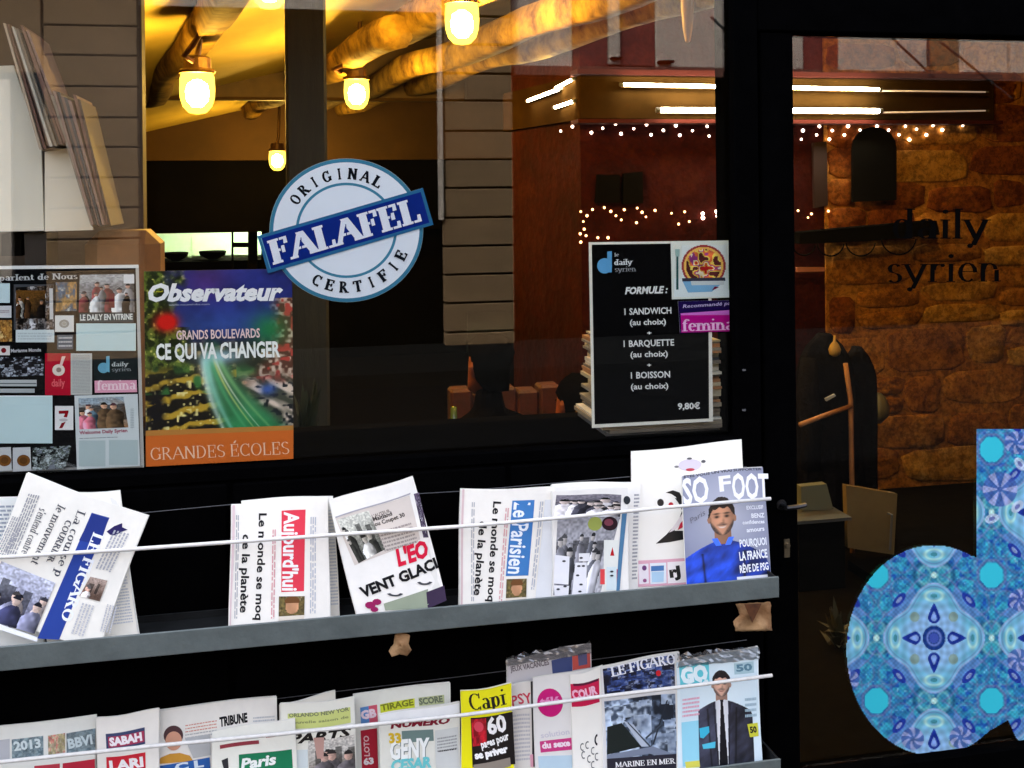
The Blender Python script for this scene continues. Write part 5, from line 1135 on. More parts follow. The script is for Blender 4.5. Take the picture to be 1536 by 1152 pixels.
s = paper(low(421, 1058, 531, 1046), T2, -.158, 'weekly_magazine', 'weekly with a lime strip above a black slanted title and grey figures', 'magazine', seed=25, crop=c7, th=.008)
s.base((236, 235, 225)); s.quad(cr((122, 352), (480, 310), (482, 400), (124, 440)), (206, 214, 130), 'crop'); s.text('ORLANDO NEW YOR', (130, 372), (474, 330), 5.5, (110, 120, 90), .03, 'crop'); s.text('nouvelle saison de', (130, 410), (470, 372), 4, (130, 140, 90), .02, 'crop')
s.text('PARTS', (130, 522), (490, 478), 14, (18, 18, 20), .04, 'crop', shear=.3); s.raster(cr((240, 500), (500, 470), (510, 700), (246, 700)), 64, 52, people_fn(4, 61, (200, 196, 190), (120, 112, 104), [(80, 80, 84), (96, 92, 96), (150, 140, 134)], (196, 160, 146), 1.2), 'crop'); s.poly(cr((270, 480), (330, 476), (326, 600), (290, 600)), (190, 150, 140), 'crop'); s.quad(cr((130, 560), (238, 550), (240, 700), (134, 700)), (214, 224, 226), 'crop'); finish(s, glossy_print, 'cover', 'pages')
s = paper(low(531, 1040, 675, 1024), T2, -.122, 'folded_newspaper', 'newspaper with a blue and red emblem and a lime title strip at its top', 'newspaper', seed=27, crop=c7, th=.012)
s.base((232, 233, 225)); s.quad(cr((540, 306), (588, 298), (592, 400), (544, 408)), (90, 140, 200), 'crop'); s.quad(cr((588, 298), (636, 292), (640, 394), (592, 400)), (210, 90, 110), 'crop'); s.text('GB', (546, 374), (634, 360), 12, (236, 214, 226), .06, 'crop')
s.quad(cr((652, 292), (850, 262), (852, 316), (656, 344)), (206, 214, 60), 'crop'); s.text('TIRAGE', (660, 330), (846, 300), 9, (120, 126, 40), .04, 'crop'); s.quad(cr((872, 258), (1020, 236), (1022, 286), (876, 306)), (188, 196, 150), 'crop'); s.text('SCORE', (878, 298), (1014, 276), 9, (110, 120, 100), .05, 'crop')
s.quad(cr((540, 440), (634, 428), (640, 700), (546, 700)), (176, 36, 56), 'crop'); s.text('LOTO', (590, 590), (586, 470), 8, (230, 190, 196), .03, 'crop', up=(-1, 0)); s.text('63', (556, 640), (616, 632), 9, (240, 232, 236), .06, 'crop'); finish(s)
s = paper(low(568, 1073, 690, 1053), T2, -.160, 'racing_paper', 'horse racing paper with a slanted white GENY title on grey green', 'newspaper', seed=28, crop=c7, th=.009)
s.base((226, 225, 215)); s.quad(cr((650, 358), (1110, 286), (1114, 340), (654, 400)), (240, 240, 240), 'crop'); s.text('NUMERO', (712, 438), (1060, 396), 9, (122, 22, 40), .05, 'crop', shear=.2); s.quad(cr((776, 452), (960, 434), (964, 500), (780, 520)), (110, 132, 128), 'crop'); s.text('GENY', (716, 620), (956, 594), 28, (120, 132, 130), .05, 'crop', shear=.2); s.text('GENY', (712, 614), (950, 588), 27, (244, 246, 244), .04, 'crop', shear=.2)
for a in (704, 742): s.text('3', (a, 520), (a+34, 516), 14, (214, 180, 40), .05, 'crop')
s.quad(cr((970, 440), (1106, 420), (1110, 700), (976, 700)), (206, 208, 206), 'crop'); slines(s, (984, 480), (1100, 462), (0, 90), 5, (150, 152, 152), 4); slines(s, (990, 555), (1100, 540), (0, 14), 1, (40, 40, 40), 4); s.text('CESAR', (716, 680), (950, 650), 15, (110, 200, 206), .05, 'crop', shear=.2); finish(s)
s = paper(low(690, 1038, 768, 1026), T2, -.168, 'business_magazine', 'yellow framed Capital magazine with a white 60 on a red and black photo', 'magazine', seed=29, crop=c7, th=.006, n=3)
s.base((240, 232, 20)); s.pen('Capi', (1166, 330), (1384, 296), 25, (20, 20, 22), 'crop', wv=.16, wh=.05)
s.quad(cr((1172, 372), (1420, 340), (1430, 640), (1186, 655)), (22, 18, 20), 'crop'); s.raster(cr((1176, 380), (1262, 368), (1270, 520), (1186, 536)), 20, 30, photo_fn([(160, 10, 30), (206, 30, 50), (120, 6, 20)], 71, 3), 'crop'); s.ell(1220, 420, 28, 30, (220, 70, 90), 'crop')
s.text('60', (1276, 462), (1388, 444), 24, (248, 246, 246), .04, 'crop'); s.text('pages pour', (1236, 544), (1400, 494), 11, (244, 244, 244), .04, 'crop', shear=.1); s.text('se priver', (1200, 606), (1392, 566), 10, (248, 248, 248), .07, 'crop'); s.quad(cr((1190, 640), (1400, 600), (1404, 650), (1196, 700)), (140, 130, 120), 'crop'); finish(s, glossy_print, 'cover', 'pages')
# plastic wrapped
s = paper(low(760, 990, 887, 962), T2, -.105, 'wrapped_magazine', 'plastic wrapped magazine with crumpled silver film standing behind the others', 'magazine', seed=30, crop=c8, th=.008, n=3)
s.base((214, 210, 214)); s.quad(cr((290, 170), (396, 150), (396, 225), (296, 236)), (60, 76, 130), 'crop'); s.quad(cr((396, 150), (486, 130), (488, 205), (398, 222)), (204, 84, 76), 'crop'); s.quad(cr((424, 140), (470, 130), (472, 190), (428, 200)), (90, 90, 130), 'crop'); s.text('JEUX VACANCES', (84, 222), (280, 190), 8, (120, 112, 120), .03, 'crop'); finish(s, glossy_print, 'cover', 'pages')
def film(s, pts_top, pts_bot, seed):
    r = random.Random(seed); m = MB(); nx = 22; ny = 5; v = []
    for j in range(ny+1):
        for i in range(nx+1):
            u = i/nx; w_ = j/ny; a = np.array(pts_top[0])*(1-u)+np.array(pts_top[1])*u; b = np.array(pts_bot[0])*(1-u)+np.array(pts_bot[1])*u
            p = a*(1-w_)+b*w_+np.array([r.uniform(-1.5, 1.5), r.uniform(-3, 3) if j == 0 else r.uniform(-.8, .8)]); P = s.plane([p])[0]+s.n*(.003+r.uniform(0, .010)*(1-w_*.6)); v.append(tuple(P))
    f = [(j*(nx+1)+i, (j+1)*(nx+1)+i, (j+1)*(nx+1)+i+1, j*(nx+1)+i+1) for j in range(ny) for i in range(nx)]
    m.add(v, f); o = m.build('plastic_film', film_m, s.root_o); return o
film_m = bpy.data.materials.new('clear_film'); film_m.use_nodes = True; nt = film_m.node_tree; b = nt.nodes['Principled BSDF']; b.inputs['Base Color'].default_value = (.30, .30, .32, 1); b.inputs['Roughness'].default_value = .12; b.inputs['Alpha'].default_value = .6; b.inputs['Metallic'].default_value = .65
film(s, [(757, 984), (885, 963)], [(760, 999), (886, 980)], 5)
s = paper(low(762, 1030, 802, 1020), T2, -.140, 'psychology_magazine', 'thin magazine slice with the red letters PSY', 'magazine', seed=31, crop=c8, th=.006, n=3)
s.base((232, 227, 221)); s.text('PSY', (96, 398), (196, 376), 15, (206, 60, 84), .02, 'crop'); slines(s, (90, 440), (180, 430), (0, 240), 12, (196, 194, 200), 4); s.quad(cr((186, 270), (204, 266), (212, 700), (192, 700)), (40, 36, 42), 'crop'); s.quad(cr((180, 640), (196, 636), (198, 700), (184, 700)), (236, 170, 190), 'crop'); finish(s, glossy_print, 'cover', 'pages')
s = paper(low(800, 1018, 902, 1000), T2, -.150, 'listings_magazine', 'pale magazine with a magenta circle at its top left', 'magazine', seed=32, crop=c8, th=.006, n=3)
s.base((234, 231, 229)); s.ell(284, 382, 62, 71, (206, 20, 120), 'crop'); s.text('télé', (236, 398), (334, 384), 11, (238, 150, 200), .05, 'crop'); s.text('solution', (240, 560), (380, 534), 8, (210, 206, 216), .02, 'crop'); s.quad(cr((232, 576), (392, 552), (396, 612), (236, 632)), (206, 60, 130), 'crop'); s.text('du sexe', (244, 612), (384, 592), 9, (246, 226, 238), .05, 'crop'); s.quad(cr((222, 650), (400, 640), (402, 720), (226, 720)), (190, 214, 230), 'crop'); finish(s, glossy_print, 'cover', 'pages')
s = paper(low(856, 1012, 903, 1000), T2, -.160, 'courier_weekly', 'white weekly with a crimson title box and scribbled pen lines', 'magazine', seed=33, crop=c8, th=.005, n=3)
s.base((244, 241, 234)); s.quad(cr((388, 288), (526, 262), (530, 380), (394, 402)), (206, 26, 76), 'crop'); s.text('COUR', (400, 362), (520, 336), 13, (246, 190, 212), .05, 'crop'); s.quad(cr((400, 284), (524, 262), (524, 274), (402, 296)), (90, 16, 50), 'crop')
s.ell(524, 566, 18, 30, (40, 40, 46), 'crop', a0=100, a1=260, inner=.6)
for a, b in ((444, 600), (470, 590), (500, 620), (450, 640), (480, 660), (520, 650), (500, 690)): s.ell(a, b, 12, 20, (90, 92, 98), 'crop', a0=60, a1=300, inner=.7, n=8)
finish(s, glossy_print, 'cover', 'pages')
s = paper(low(901, 999, 1019, 978), T2, -.163, 'news_weekly', 'weekly with a blue grey wing photo under a white masthead, left of the suited man', 'magazine', seed=34, crop=c8, th=.006, n=3)
s.base((226, 225, 225)); s.raster(cr((548, 206), (905, 142), (912, 310), (556, 352)), 50, 26, photo_fn([(16, 20, 40), (34, 50, 96), (60, 84, 150), (150, 160, 190), (20, 24, 44)], 81, 6, 2.2), 'crop'); s.ell(826, 236, 13, 15, (200, 30, 40), 'crop')
s.pen('LE FIGARO', (592, 246), (916, 186), 15, (240, 242, 250), 'crop', wv=.2, wh=.09, serif=.08)
s.raster(cr((552, 370), (912, 335), (922, 640), (566, 660)), 60, 50, photo_fn([(30, 38, 50), (100, 116, 140), (160, 178, 204), (190, 206, 226), (60, 72, 90)], 82, 3.5, 2.2), 'crop')
s.poly(cr((566, 500), (640, 480), (740, 600), (566, 640)), (24, 34, 34), 'crop'); s.poly(cr((650, 470), (700, 490), (780, 600), (740, 600)), (180, 190, 206), 'crop'); s.poly(cr((668, 480), (672, 476), (790, 600), (782, 604)), (60, 70, 84), 'crop')
s.poly(cr((868, 370), (876, 368), (804, 590), (796, 588)), (36, 44, 56), 'crop'); s.poly(cr((760, 555), (850, 480), (852, 486), (764, 565)), (60, 70, 84), 'crop'); s.poly(cr((566, 640), (800, 600), (912, 640), (912, 662), (780, 636), (570, 668)), (120, 130, 150), 'crop')
s.quad(cr((566, 660), (918, 636), (924, 720), (570, 730)), (40, 40, 52), 'crop'); s.pen('MARINE EN MER', (610, 704), (910, 684), 8, (238, 237, 238), 'crop', wv=.16, wh=.07); finish(s, glossy_print, 'cover', 'pages')
# suited man
s = paper(low(1014, 994, 1138, 969), T2, -.170, 'fashion_magazine', 'GQ magazine showing a man in a dark suit and tie', 'magazine', seed=35, crop=c8, th=.007, n=3)
s.base((222, 236, 244)); s.rect(930, 190, 1330, 710, (206, 228, 240), 'crop') if 0 else None
s.quad(cr((926, 186), (1318, 150), (1345, 680), (950, 720)), (214, 232, 242), 'crop'); s.quad(cr((940, 480), (1030, 470), (1036, 690), (950, 700)), (150, 214, 236), 'crop')
s.raster(cr((1018, 178), (1290, 152), (1304, 690), (1032, 712)), 130, 270, portrait_fn((214, 232, 242), (222, 238, 246), (62, 64, 82), (222, 176, 154), (30, 24, 26), .44, .235, .215, asp=.50, suit=True, tie=(16, 16, 24), beard=.7, smile=False), 'crop')
s.quad(cr((928, 200), (1078, 180), (1082, 290), (934, 306)), (96, 200, 214), 'crop'); s.text('GQ', (940, 286), (1076, 270), 22, (232, 246, 250), .07, 'crop'); s.quad(cr((1205, 182), (1305, 168), (1308, 226), (1208, 238)), (170, 200, 210), 'crop'); s.text('50', (1218, 222), (1300, 212), 10, (90, 130, 150), .04, 'crop')
s.poly(cr((1030, 510), (1078, 500), (1080, 530), (1050, 560), (1034, 556)), (60, 180, 214), 'crop'); s.poly(cr((1044, 590), (1110, 575), (1108, 606), (1050, 612)), (80, 190, 220), 'crop')
slines(s, (944, 360), (1030, 350), (0, 100), 5, (226, 170, 190), 3); slines(s, (1260, 350), (1318, 344), (0, 110), 4, (160, 186, 200), 4); s.quad(cr((1270, 486), (1322, 478), (1326, 546), (1282, 552)), (200, 200, 60), 'crop'); s.text('50', (1284, 530), (1318, 526), 9, (30, 30, 30), .05, 'crop'); s.quad(cr((960, 676), (1030, 668), (1034, 700), (966, 706)), (220, 214, 90), 'crop'); finish(s, glossy_print, 'cover', 'pages')
film(s, [(1014, 981), (1137, 968)], [(1016, 1001), (1138, 988)], 7)

# ================================================================== THINGS STUCK TO THE WINDOW
def poster(quad, Y, name, label, cat, crop=None, th=.0012):
    s = Sheet(quad, yb=Y, zb=0, k=0, bulge=0, crop=crop); s.root_o = s.root(name, label, cat); s.th = th; return s
def fin_poster(s, m=vinyl): s.front('printed_face', m, s.root_o); s.body('backing', vinyl, s.root_o, s.th, 1, col=(210, 210, 206))

# board of press cuttings
c9 = (0, 380, 6.678); c10 = (0, 540, 6.678)
s = poster([(-70, 400), (208, 397), (216, 701), (-60, 716)], .0165, 'press_board', 'black press cuttings board with a white border at the left edge of the window', 'poster', c9)
s.base((14, 15, 18)); wcol = (222, 224, 226)
s.quad([(-70, 399.5), (207.8, 397), (208.2, 402), (-70, 404.5)], wcol); s.quad([(203.5, 402), (208.2, 402), (216, 701), (211, 701)], (190, 190, 188)); s.quad([(-60, 706), (214, 698), (214, 701), (-60, 710)], (150, 150, 150))
s.pen('ils parlent de Nous', (-150, 278), (780, 256), 9, (190, 192, 196), 'crop', wv=.16, wh=.07)
s.rect(-50, 300, 100, 495, (196, 218, 226), 'crop'); s.rect(-50, 525, 115, 645, (206, 208, 214), 'crop'); slines(s, (-30, 570), (95, 566), (0, 30), 2, (140, 120, 130), 1)
s.raster(cr((-50, 670), (118, 666), (122, 880), (-50, 890)), 26, 30, photo_fn([(150, 100, 40), (200, 150, 80), (120, 76, 30), (220, 190, 130)], 91, 4), 'crop')
s.rect(140, 310, 540, 765, (70, 72, 78), 'crop'); s.raster(cr((158, 340), (535, 320), (540, 765), (160, 765)), 50, 56, photo_fn([(20, 18, 18), (60, 46, 36), (130, 124, 124), (40, 36, 36), (200, 200, 206)], 92, 5, 2.2), 'crop')
s.raster(cr((160, 370), (455, 370), (455, 650), (160, 650)), 50, 50, people_fn(4, 93, (96, 64, 28), (20, 18, 18), [(200, 196, 190), (20, 16, 14), (60, 40, 24)], (180, 130, 100), .8), 'crop'); s.quad(cr((495, 350), (530, 350), (535, 660), (500, 660)), (200, 202, 206), 'crop')
s.rect(160, 765, 545, 890, (206, 218, 222), 'crop'); slines(s, (180, 790), (520, 790), (0, 80), 3, (180, 192, 198), 4)
s.raster(cr((560, 290), (770, 285), (770, 575), (560, 580)), 32, 40, photo_fn([(150, 120, 80), (196, 150, 90), (120, 110, 100), (80, 100, 130), (190, 190, 180)], 94, 3), 'crop')
s.raster(cr((800, 215), (1340, 205), (1350, 590), (790, 590)), 96, 66, people_fn(9, 95, (170, 172, 176), (90, 88, 92), [(30, 28, 30), (206, 208, 212), (120, 60, 64), (140, 140, 144)], (190, 150, 136), .55), 'crop'); s.quad(cr((1240, 215), (1345, 212), (1345, 300), (1240, 300)), (224, 226, 230), 'crop'); s.rect(1090, 400, 1150, 545, (110, 40, 48), 'crop')
s.rect(795, 600, 1340, 690, (60, 70, 74), 'crop'); s.text('LE DAILY EN VITRINE', (805, 670), (1330, 660), 8.5, (224, 230, 230), .03, 'crop')
s.rect(765, 700, 1362, 975, (200, 222, 224), 'crop'); s.rect(553, 620, 742, 785, (224, 224, 222), 'crop'); s.ell(645, 704, 50, 42, (160, 156, 148), 'crop', inner=.5); s.ell(645, 704, 22, 18, (176, 170, 160), 'crop'); s.rect(575, 815, 735, 960, (84, 96, 110), 'crop'); slines(s, (590, 830), (725, 828), (0, 120), 3, (196, 202, 210), 5, fill=.4)
s.rect(-50, 925, 102, 1018, (220, 216, 216), 'crop'); s.ell(40, 970, 26, 26, (120, 20, 30), 'crop'); s.text('Marianne Monde', (112, 990), (415, 980), 5, (190, 192, 200), .03, 'crop')
s.crop = c10
s.raster(cr((-50, -30), (440, -36), (440, 150), (-50, 170)), 60, 24, photo_fn([(16, 16, 22), (40, 40, 50), (190, 200, 216), (60, 60, 70), (20, 18, 22)], 96, 5, 2.4), 'crop'); s.rect(-50, 196, 370, 260, (180, 186, 190), 'crop'); s.rect(-50, 284, 350, 325, (170, 176, 180), 'crop'); s.rect(-50, 228, 365, 238, (90, 96, 100), 'crop')
s.rect(455, -70, 712, 350, (178, 14, 44), 'crop'); s.ell(590, 98, 62, 58, (228, 216, 206), 'crop'); s.ell(592, 96, 26, 24, (150, 130, 120), 'crop'); s.quad(cr((624, -40), (660, -40), (622, 60), (600, 50)), (232, 200, 196), 'crop'); s.text('daily', (520, 262), (655, 258), 11, (232, 100, 110), .02, 'crop'); s.rect(712, -70, 925, 345, (190, 192, 190), 'crop'); slines(s, (730, -50), (905, -54), (0, 380), 26, (160, 162, 160), 4)
s.quad(cr((940, -66), (1372, -74), (1380, 190), (945, 196)), (26, 34, 36), 'crop'); s.ell(1040, 76, 56, 52, (106, 168, 196), 'crop'); s.quad(cr((1066, -40), (1100, -44), (1100, 120), (1068, 110)), (112, 176, 204), 'crop'); s.pen('daily', (1120, 62), (1285, 56), 6.5, (190, 196, 198), 'crop', wv=.16, wh=.07); s.pen('syrien', (1122, 112), (1318, 106), 6, (130, 136, 140), 'crop', wv=.14, wh=.06)
s.quad(cr((950, 204), (1370, 198), (1376, 318), (954, 325)), (226, 160, 184), 'crop'); s.pen('femina', (975, 300), (1365, 290), 15, (244, 216, 226), 'crop', wv=.16, wh=.06)
s.rect(-50, 352, 530, 830, (194, 218, 224), 'crop'); s.rect(-50, 352, 528, 362, (226, 232, 234), 'crop'); s.rect(555, 456, 738, 696, (228, 228, 230), 'crop')
s.poly(cr((592, 504), (692, 500), (690, 520), (676, 570), (640, 566), (655, 534), (594, 534)), (140, 14, 28), 'crop'); s.poly(cr((620, 628), (664, 612), (630, 676), (596, 680)), (130, 16, 30), 'crop'); s.ell(640, 596, 44, 14, (190, 186, 190), 'crop')
s.quad(cr((750, 352), (1382, 336), (1408, 1056), (775, 1090)), (206, 214, 218), 'crop'); s.raster(cr((790, 380), (1240, 362), (1290, 670), (800, 690)), 84, 58, people_fn(6, 97, (150, 166, 180), (150, 100, 60), [(214, 120, 140), (226, 224, 226), (90, 70, 50), (100, 130, 150)], (220, 170, 140), .8), 'crop')
s.text('Welcome Daily Syrien', (800, 740), (1280, 716), 5, (150, 30, 70), .03, 'crop'); s.rect(795, 800, 1060, 1060, (176, 192, 196), 'crop'); s.rect(1095, 795, 1385, 1045, (176, 192, 196), 'crop'); slines(s, (800, 775), (1180, 760), (0, 14), 1, (120, 130, 134), 2); slines(s, (1310, 480), (1345, 478), (0, 200), 12, (160, 172, 178), 2)
for a, b, sd in ((-50, 115, 1), (135, 310, 2)): s.quad(cr((a, 872), (b, 866), (b+10, 1100), (a, 1112)), (196, 198, 204), 'crop'); s.ell((a+b)/2+20, 1000, 66, 58, (120, 76, 34), 'crop'); s.ell((a+b)/2+20, 1000, 40, 34, (96, 60, 28), 'crop')
s.raster(cr((330, 870), (720, 850), (660, 1080), (330, 1100)), 50, 32, photo_fn([(16, 18, 20), (70, 76, 76), (190, 200, 206), (50, 60, 50), (120, 126, 140)], 98, 5, 2.4), 'crop')
fin_poster(s)

# news magazine poster
c11 = (0, 380, 3.339)
s = poster([(216, 407), (438, 403), (440, 688), (219, 700)], .0155, 'magazine_poster', 'glossy Observateur magazine poster with city traffic and an orange foot', 'poster', c11)
s.base((60, 60, 90))
def city(u, v):
    one = np.ones(u.shape+(3,)); P_ = lambda *c: one*np.array(c, float)
    n = fbm(u*7, v*9, 3); n2 = fbm(u*26, v*30, 8); n3 = vn(u*46, v*58, 4); n4 = vn(u*30, v*36, 24)
    c = mixc(P_(34, 44, 122), P_(78, 50, 130), np.exp(-((u-.42)/.16)**2-((v-.06)/.12)**2)); c = mixc(c, P_(52, 88, 150), np.clip(1-abs(v-.33)/.16, 0, 1)*.6); c = mixc(c, P_(22, 26, 54), np.clip((v-.36)*6, 0, 1)); c = c*(.7+.6*n)[..., None]
    # trees on the left with lamp-lit leaves
    e = .30-.3*np.clip(v-.05, 0, .3)+.16*(n-.5)*2+(v > .34)*.12
    g = np.clip((e-u)*14, 0, 1); lf = np.clip((n2-.42)*5, 0, 1); gc = mixc(P_(26, 38, 12), P_(104, 120, 44), lf); gc = mixc(gc, P_(222, 214, 120), np.clip((n3*n2-.42)*8, 0, 1)); c = mixc(c, gc, g)
    # mid distance: dark housefronts with windows
    m = np.clip((v-.40)*12, 0, 1)*(1-g); mc = mixc(P_(40, 44, 30), P_(170, 140, 90), np.clip((n4-.5)*4, 0, 1)); mc = mixc(mc, P_(60, 130, 70), np.clip((vn(u*9, v*11, 33)-.5)*4, 0, 1)*.7); c = mixc(c, mc, m)
    # lit housefronts on the right
    rg = np.clip((u-.84+.06*(n-.5)*2+(v > .45)*(v-.45)*.9)*12, 0, 1)*(v > .18)*(v < .72); rc = mixc(P_(90, 54, 40), P_(216, 190, 170), np.clip((n3-.4)*3, 0, 1)); rc = mixc(rc, P_(190, 70, 60), np.clip((n4-.62)*6, 0, 1)); c = mixc(c, rc, rg)
    c = mixc(c, P_(34, 132, 62), np.exp(-((u-.84)/.12)**2-((v-.37)/.10)**2)*.85); c = mixc(c, P_(220, 26, 20), np.clip(np.exp(-((u-.15)/.07)**2-((v-.31)/.05)**2)*1.7, 0, 1))
    # lanes of yellow cars lower left
    lo = np.clip((v-.56)*10, 0, 1)*(u < .62); st_ = np.sin((v+u*.12)*70+n*5); cc = mixc(P_(24, 20, 14), P_(196, 160, 50), np.clip(st_*1.6+(n4-.5)*2, 0, 1)); cc = mixc(cc, P_(240, 226, 150), np.clip((n3-.72)*6, 0, 1)); cc = mixc(cc, P_(60, 120, 60), (np.clip((vn(u*14, v*12, 61)-.62)*5, 0, 1)*(v < .75))); c = mixc(c, cc, lo)
    pp = np.exp(-((u-.07)/.05)**2-((v-.84)/.1)**2); c = mixc(c, P_(18, 16, 22), np.clip(pp*1.6, 0, 1)*(n3 > .3))
    hi = np.clip((v-.62)*10, 0, 1)*(u > .62)*np.clip((u-.55-.55*(v-.6))*8, 0, 1); hc = mixc(P_(70, 72, 60), P_(226, 206, 190), np.clip((vn(u*12+v*8, v*30-u*16, 71)-.4)*3, 0, 1)); hc = mixc(hc, P_(26, 30, 36), np.clip((n3-.66)*6, 0, 1)); c = mixc(c, hc, hi)
    t = np.clip((v-.50)/.48, 0, 1); ctr = .46+.28*t**1.5; wd = .05+.17*t; w_ = np.exp(-((u-ctr)/wd)**6)*(v > .47); c = mixc(c, mixc(P_(90, 110, 84), P_(46, 140, 84), t)*(.75+.5*n)[..., None], w_)
    for o, col, ww in ((-.95, (226, 246, 240), .030), (-.70, (150, 220, 200), .03), (-.25, (90, 180, 120), .02), (.0, (214, 226, 130), .010), (.18, (240, 250, 220), .008), (.5, (130, 190, 120), .02)):
        e = np.exp(-((u-(ctr+o*wd))/(ww*(.5+.7*(1-t))))**2)*np.clip((v-.49)*14, 0, 1)*(1-.5*t); c = mixc(c, P_(*col), np.clip(e, 0, 1))
    c = mixc(c, P_(64, 100, 190), np.exp(-((u-.83)/.055)**2-((v-.74)/.035)**2)*.9); c = mixc(c, P_(176, 218, 240), np.exp(-((u-.52)/.13)**2-((v-.53)/.045)**2)*.8)
    return c
s.raster([(216, 407), (438, 403), (440, 645), (219, 656)], 170, 190, city, 'px')
s.quad([(218.6, 648), (440, 640), (440, 688), (219, 700)], (214, 108, 40)); s.quad([(218.6, 646), (440, 638), (440, 645), (218.6, 654)], (190, 130, 60))
s.pen('GRANDES ÉCOLES', (752, 1036), (1452, 1004), 18.5, (250, 196, 160), 'crop', wv=.11, wh=.04, serif=.06)
s.pen('GRANDES ÉCOLES', (752, 1036), (1452, 1004), 18.5, (252, 214, 186), 'crop', wv=.05, wh=.03, serif=.03)
s.text('Observateur', (742, 238), (1418, 232), 25, (248, 248, 252), .045, 'crop', shear=.28)
s.text('le nouvel', (770, 196), (816, 194), 3, (250, 240, 60), 0, 'crop'); s.text('www.nouvelobs.com', (846, 262), (1050, 258), 2.6, (190, 196, 210), 0, 'crop')
s.text('GRANDS BOULEVARDS', (884, 432), (1302, 420), 13.5, (244, 214, 214), .02, 'crop'); s.text('CE QUI VA CHANGER', (782, 530), (1404, 516), 22.5, (250, 252, 250), .035, 'crop'); s.rect(740, 560, 830, 612, (206, 226, 190), 'crop', 2) if 0 else None
fin_poster(s, glossy_print)

# round sticker
R1 = math.atan2(-62, 245)
cxs, cys = 519.5, 345.5
s = poster([(405, 238), (634, 238), (634, 453), (405, 453)], .0108, 'round_sticker', 'round white and blue ORIGINAL FALAFEL CERTIFIE sticker on the window', 'sticker')
def E(r, **k): return (cxs, cys, r, r*.935)
s.ell(cxs, cys, 115, 107.5, (62, 124, 156), 'px', n=72); s.ell(cxs, cys, 109.5, 102, (228, 233, 245), 'px', n=72); s.ell(cxs, cys, 76, 71.5, (66, 130, 160), 'px', n=64, inner=.945)
def arc_text(t, a0, a1, r, h, col, flip=False):
    n = len(t)
    for i, ch in enumerate(t):
        a = math.radians(a0+(a1-a0)*i/(n-1)); w = {'I': 5}.get(ch, 13)
        c = np.array([cxs+r*math.cos(a), cys-r*.935*math.sin(a)]); rad = np.array([math.cos(a), -math.sin(a)]); tan = np.array([math.sin(a), math.cos(a)])
        if flip: tan = -tan; rad = -rad
        base = c-rad*h/2; s.pen(ch, base-tan*w*.5, base+tan*w*.5, h, col, 'px', up=rad, wv=.24 if ch != 'I' else .2, wh=.12, serif=.05)
arc_text('ORIGINAL', 147, 59, 91, 17, (18, 22, 30)); arc_text('CERTIFIE', -119, -26, 91, 17, (18, 24, 34), True)
# band with the big word
bq = [(386, 354), (634, 282), (650, 337), (402, 410)]
s.quad(bq, (44, 104, 150), 'px'); ib = [(391, 357.5), (631, 288), (644, 334), (405, 403.5)]; s.quad(ib, (18, 42, 128), 'px')
s.quad([(391, 357.5), (392.5, 357), (406.5, 403), (405, 403.5)], (96, 150, 186), 'px'); 
s.pen('FALAFEL', (411, 397), (633, 331.5), 37, (232, 234, 246), 'px', up=(-.26, -.966), wv=.27, wh=.10, serif=.055, gap=.05)
d = np.array([222, -65.5]); L_ = np.hypot(*d); adv = sum(G[c][0] for c in 'FALAFEL')+.3; xx = 0
upv = np.array([-.26, -.966])*37
for ch in 'FALAFEL':
    a_ = G[ch][0]; 
    if ch in 'FEL':
        p = np.array([411, 397])+d*(xx+.36)/adv; q = d*.035/adv; s.poly([p, p+q, p+q+upv, p+upv], (18, 42, 128), 'px')
    else:
        p = np.array([411, 397])+d*(xx+.30)/adv; q = d*.035/adv; t_ = d*.12/adv; s.poly([p, p+q, p+q+upv*.75+t_, p+upv*.75+t_], (18, 42, 128), 'px')
    xx += a_+.05
s.front('printed_face', vinyl, s.root_o)
# backing disc and band
def P0(a, b, Y): q = U(a, b, Y); return (q[0], q[2])
MB().prism([P0(cxs+115.3*math.cos(t), cys+107.8*math.sin(t), .0112) for t in np.linspace(0, 2*PI, 73)[:-1]], .0110, .0122).prism([P0(a, b, .0112) for a, b in bq], .0124, .0130).build('backing', mat('sticker_back', col=(.6, .62, .66)), s.root_o)

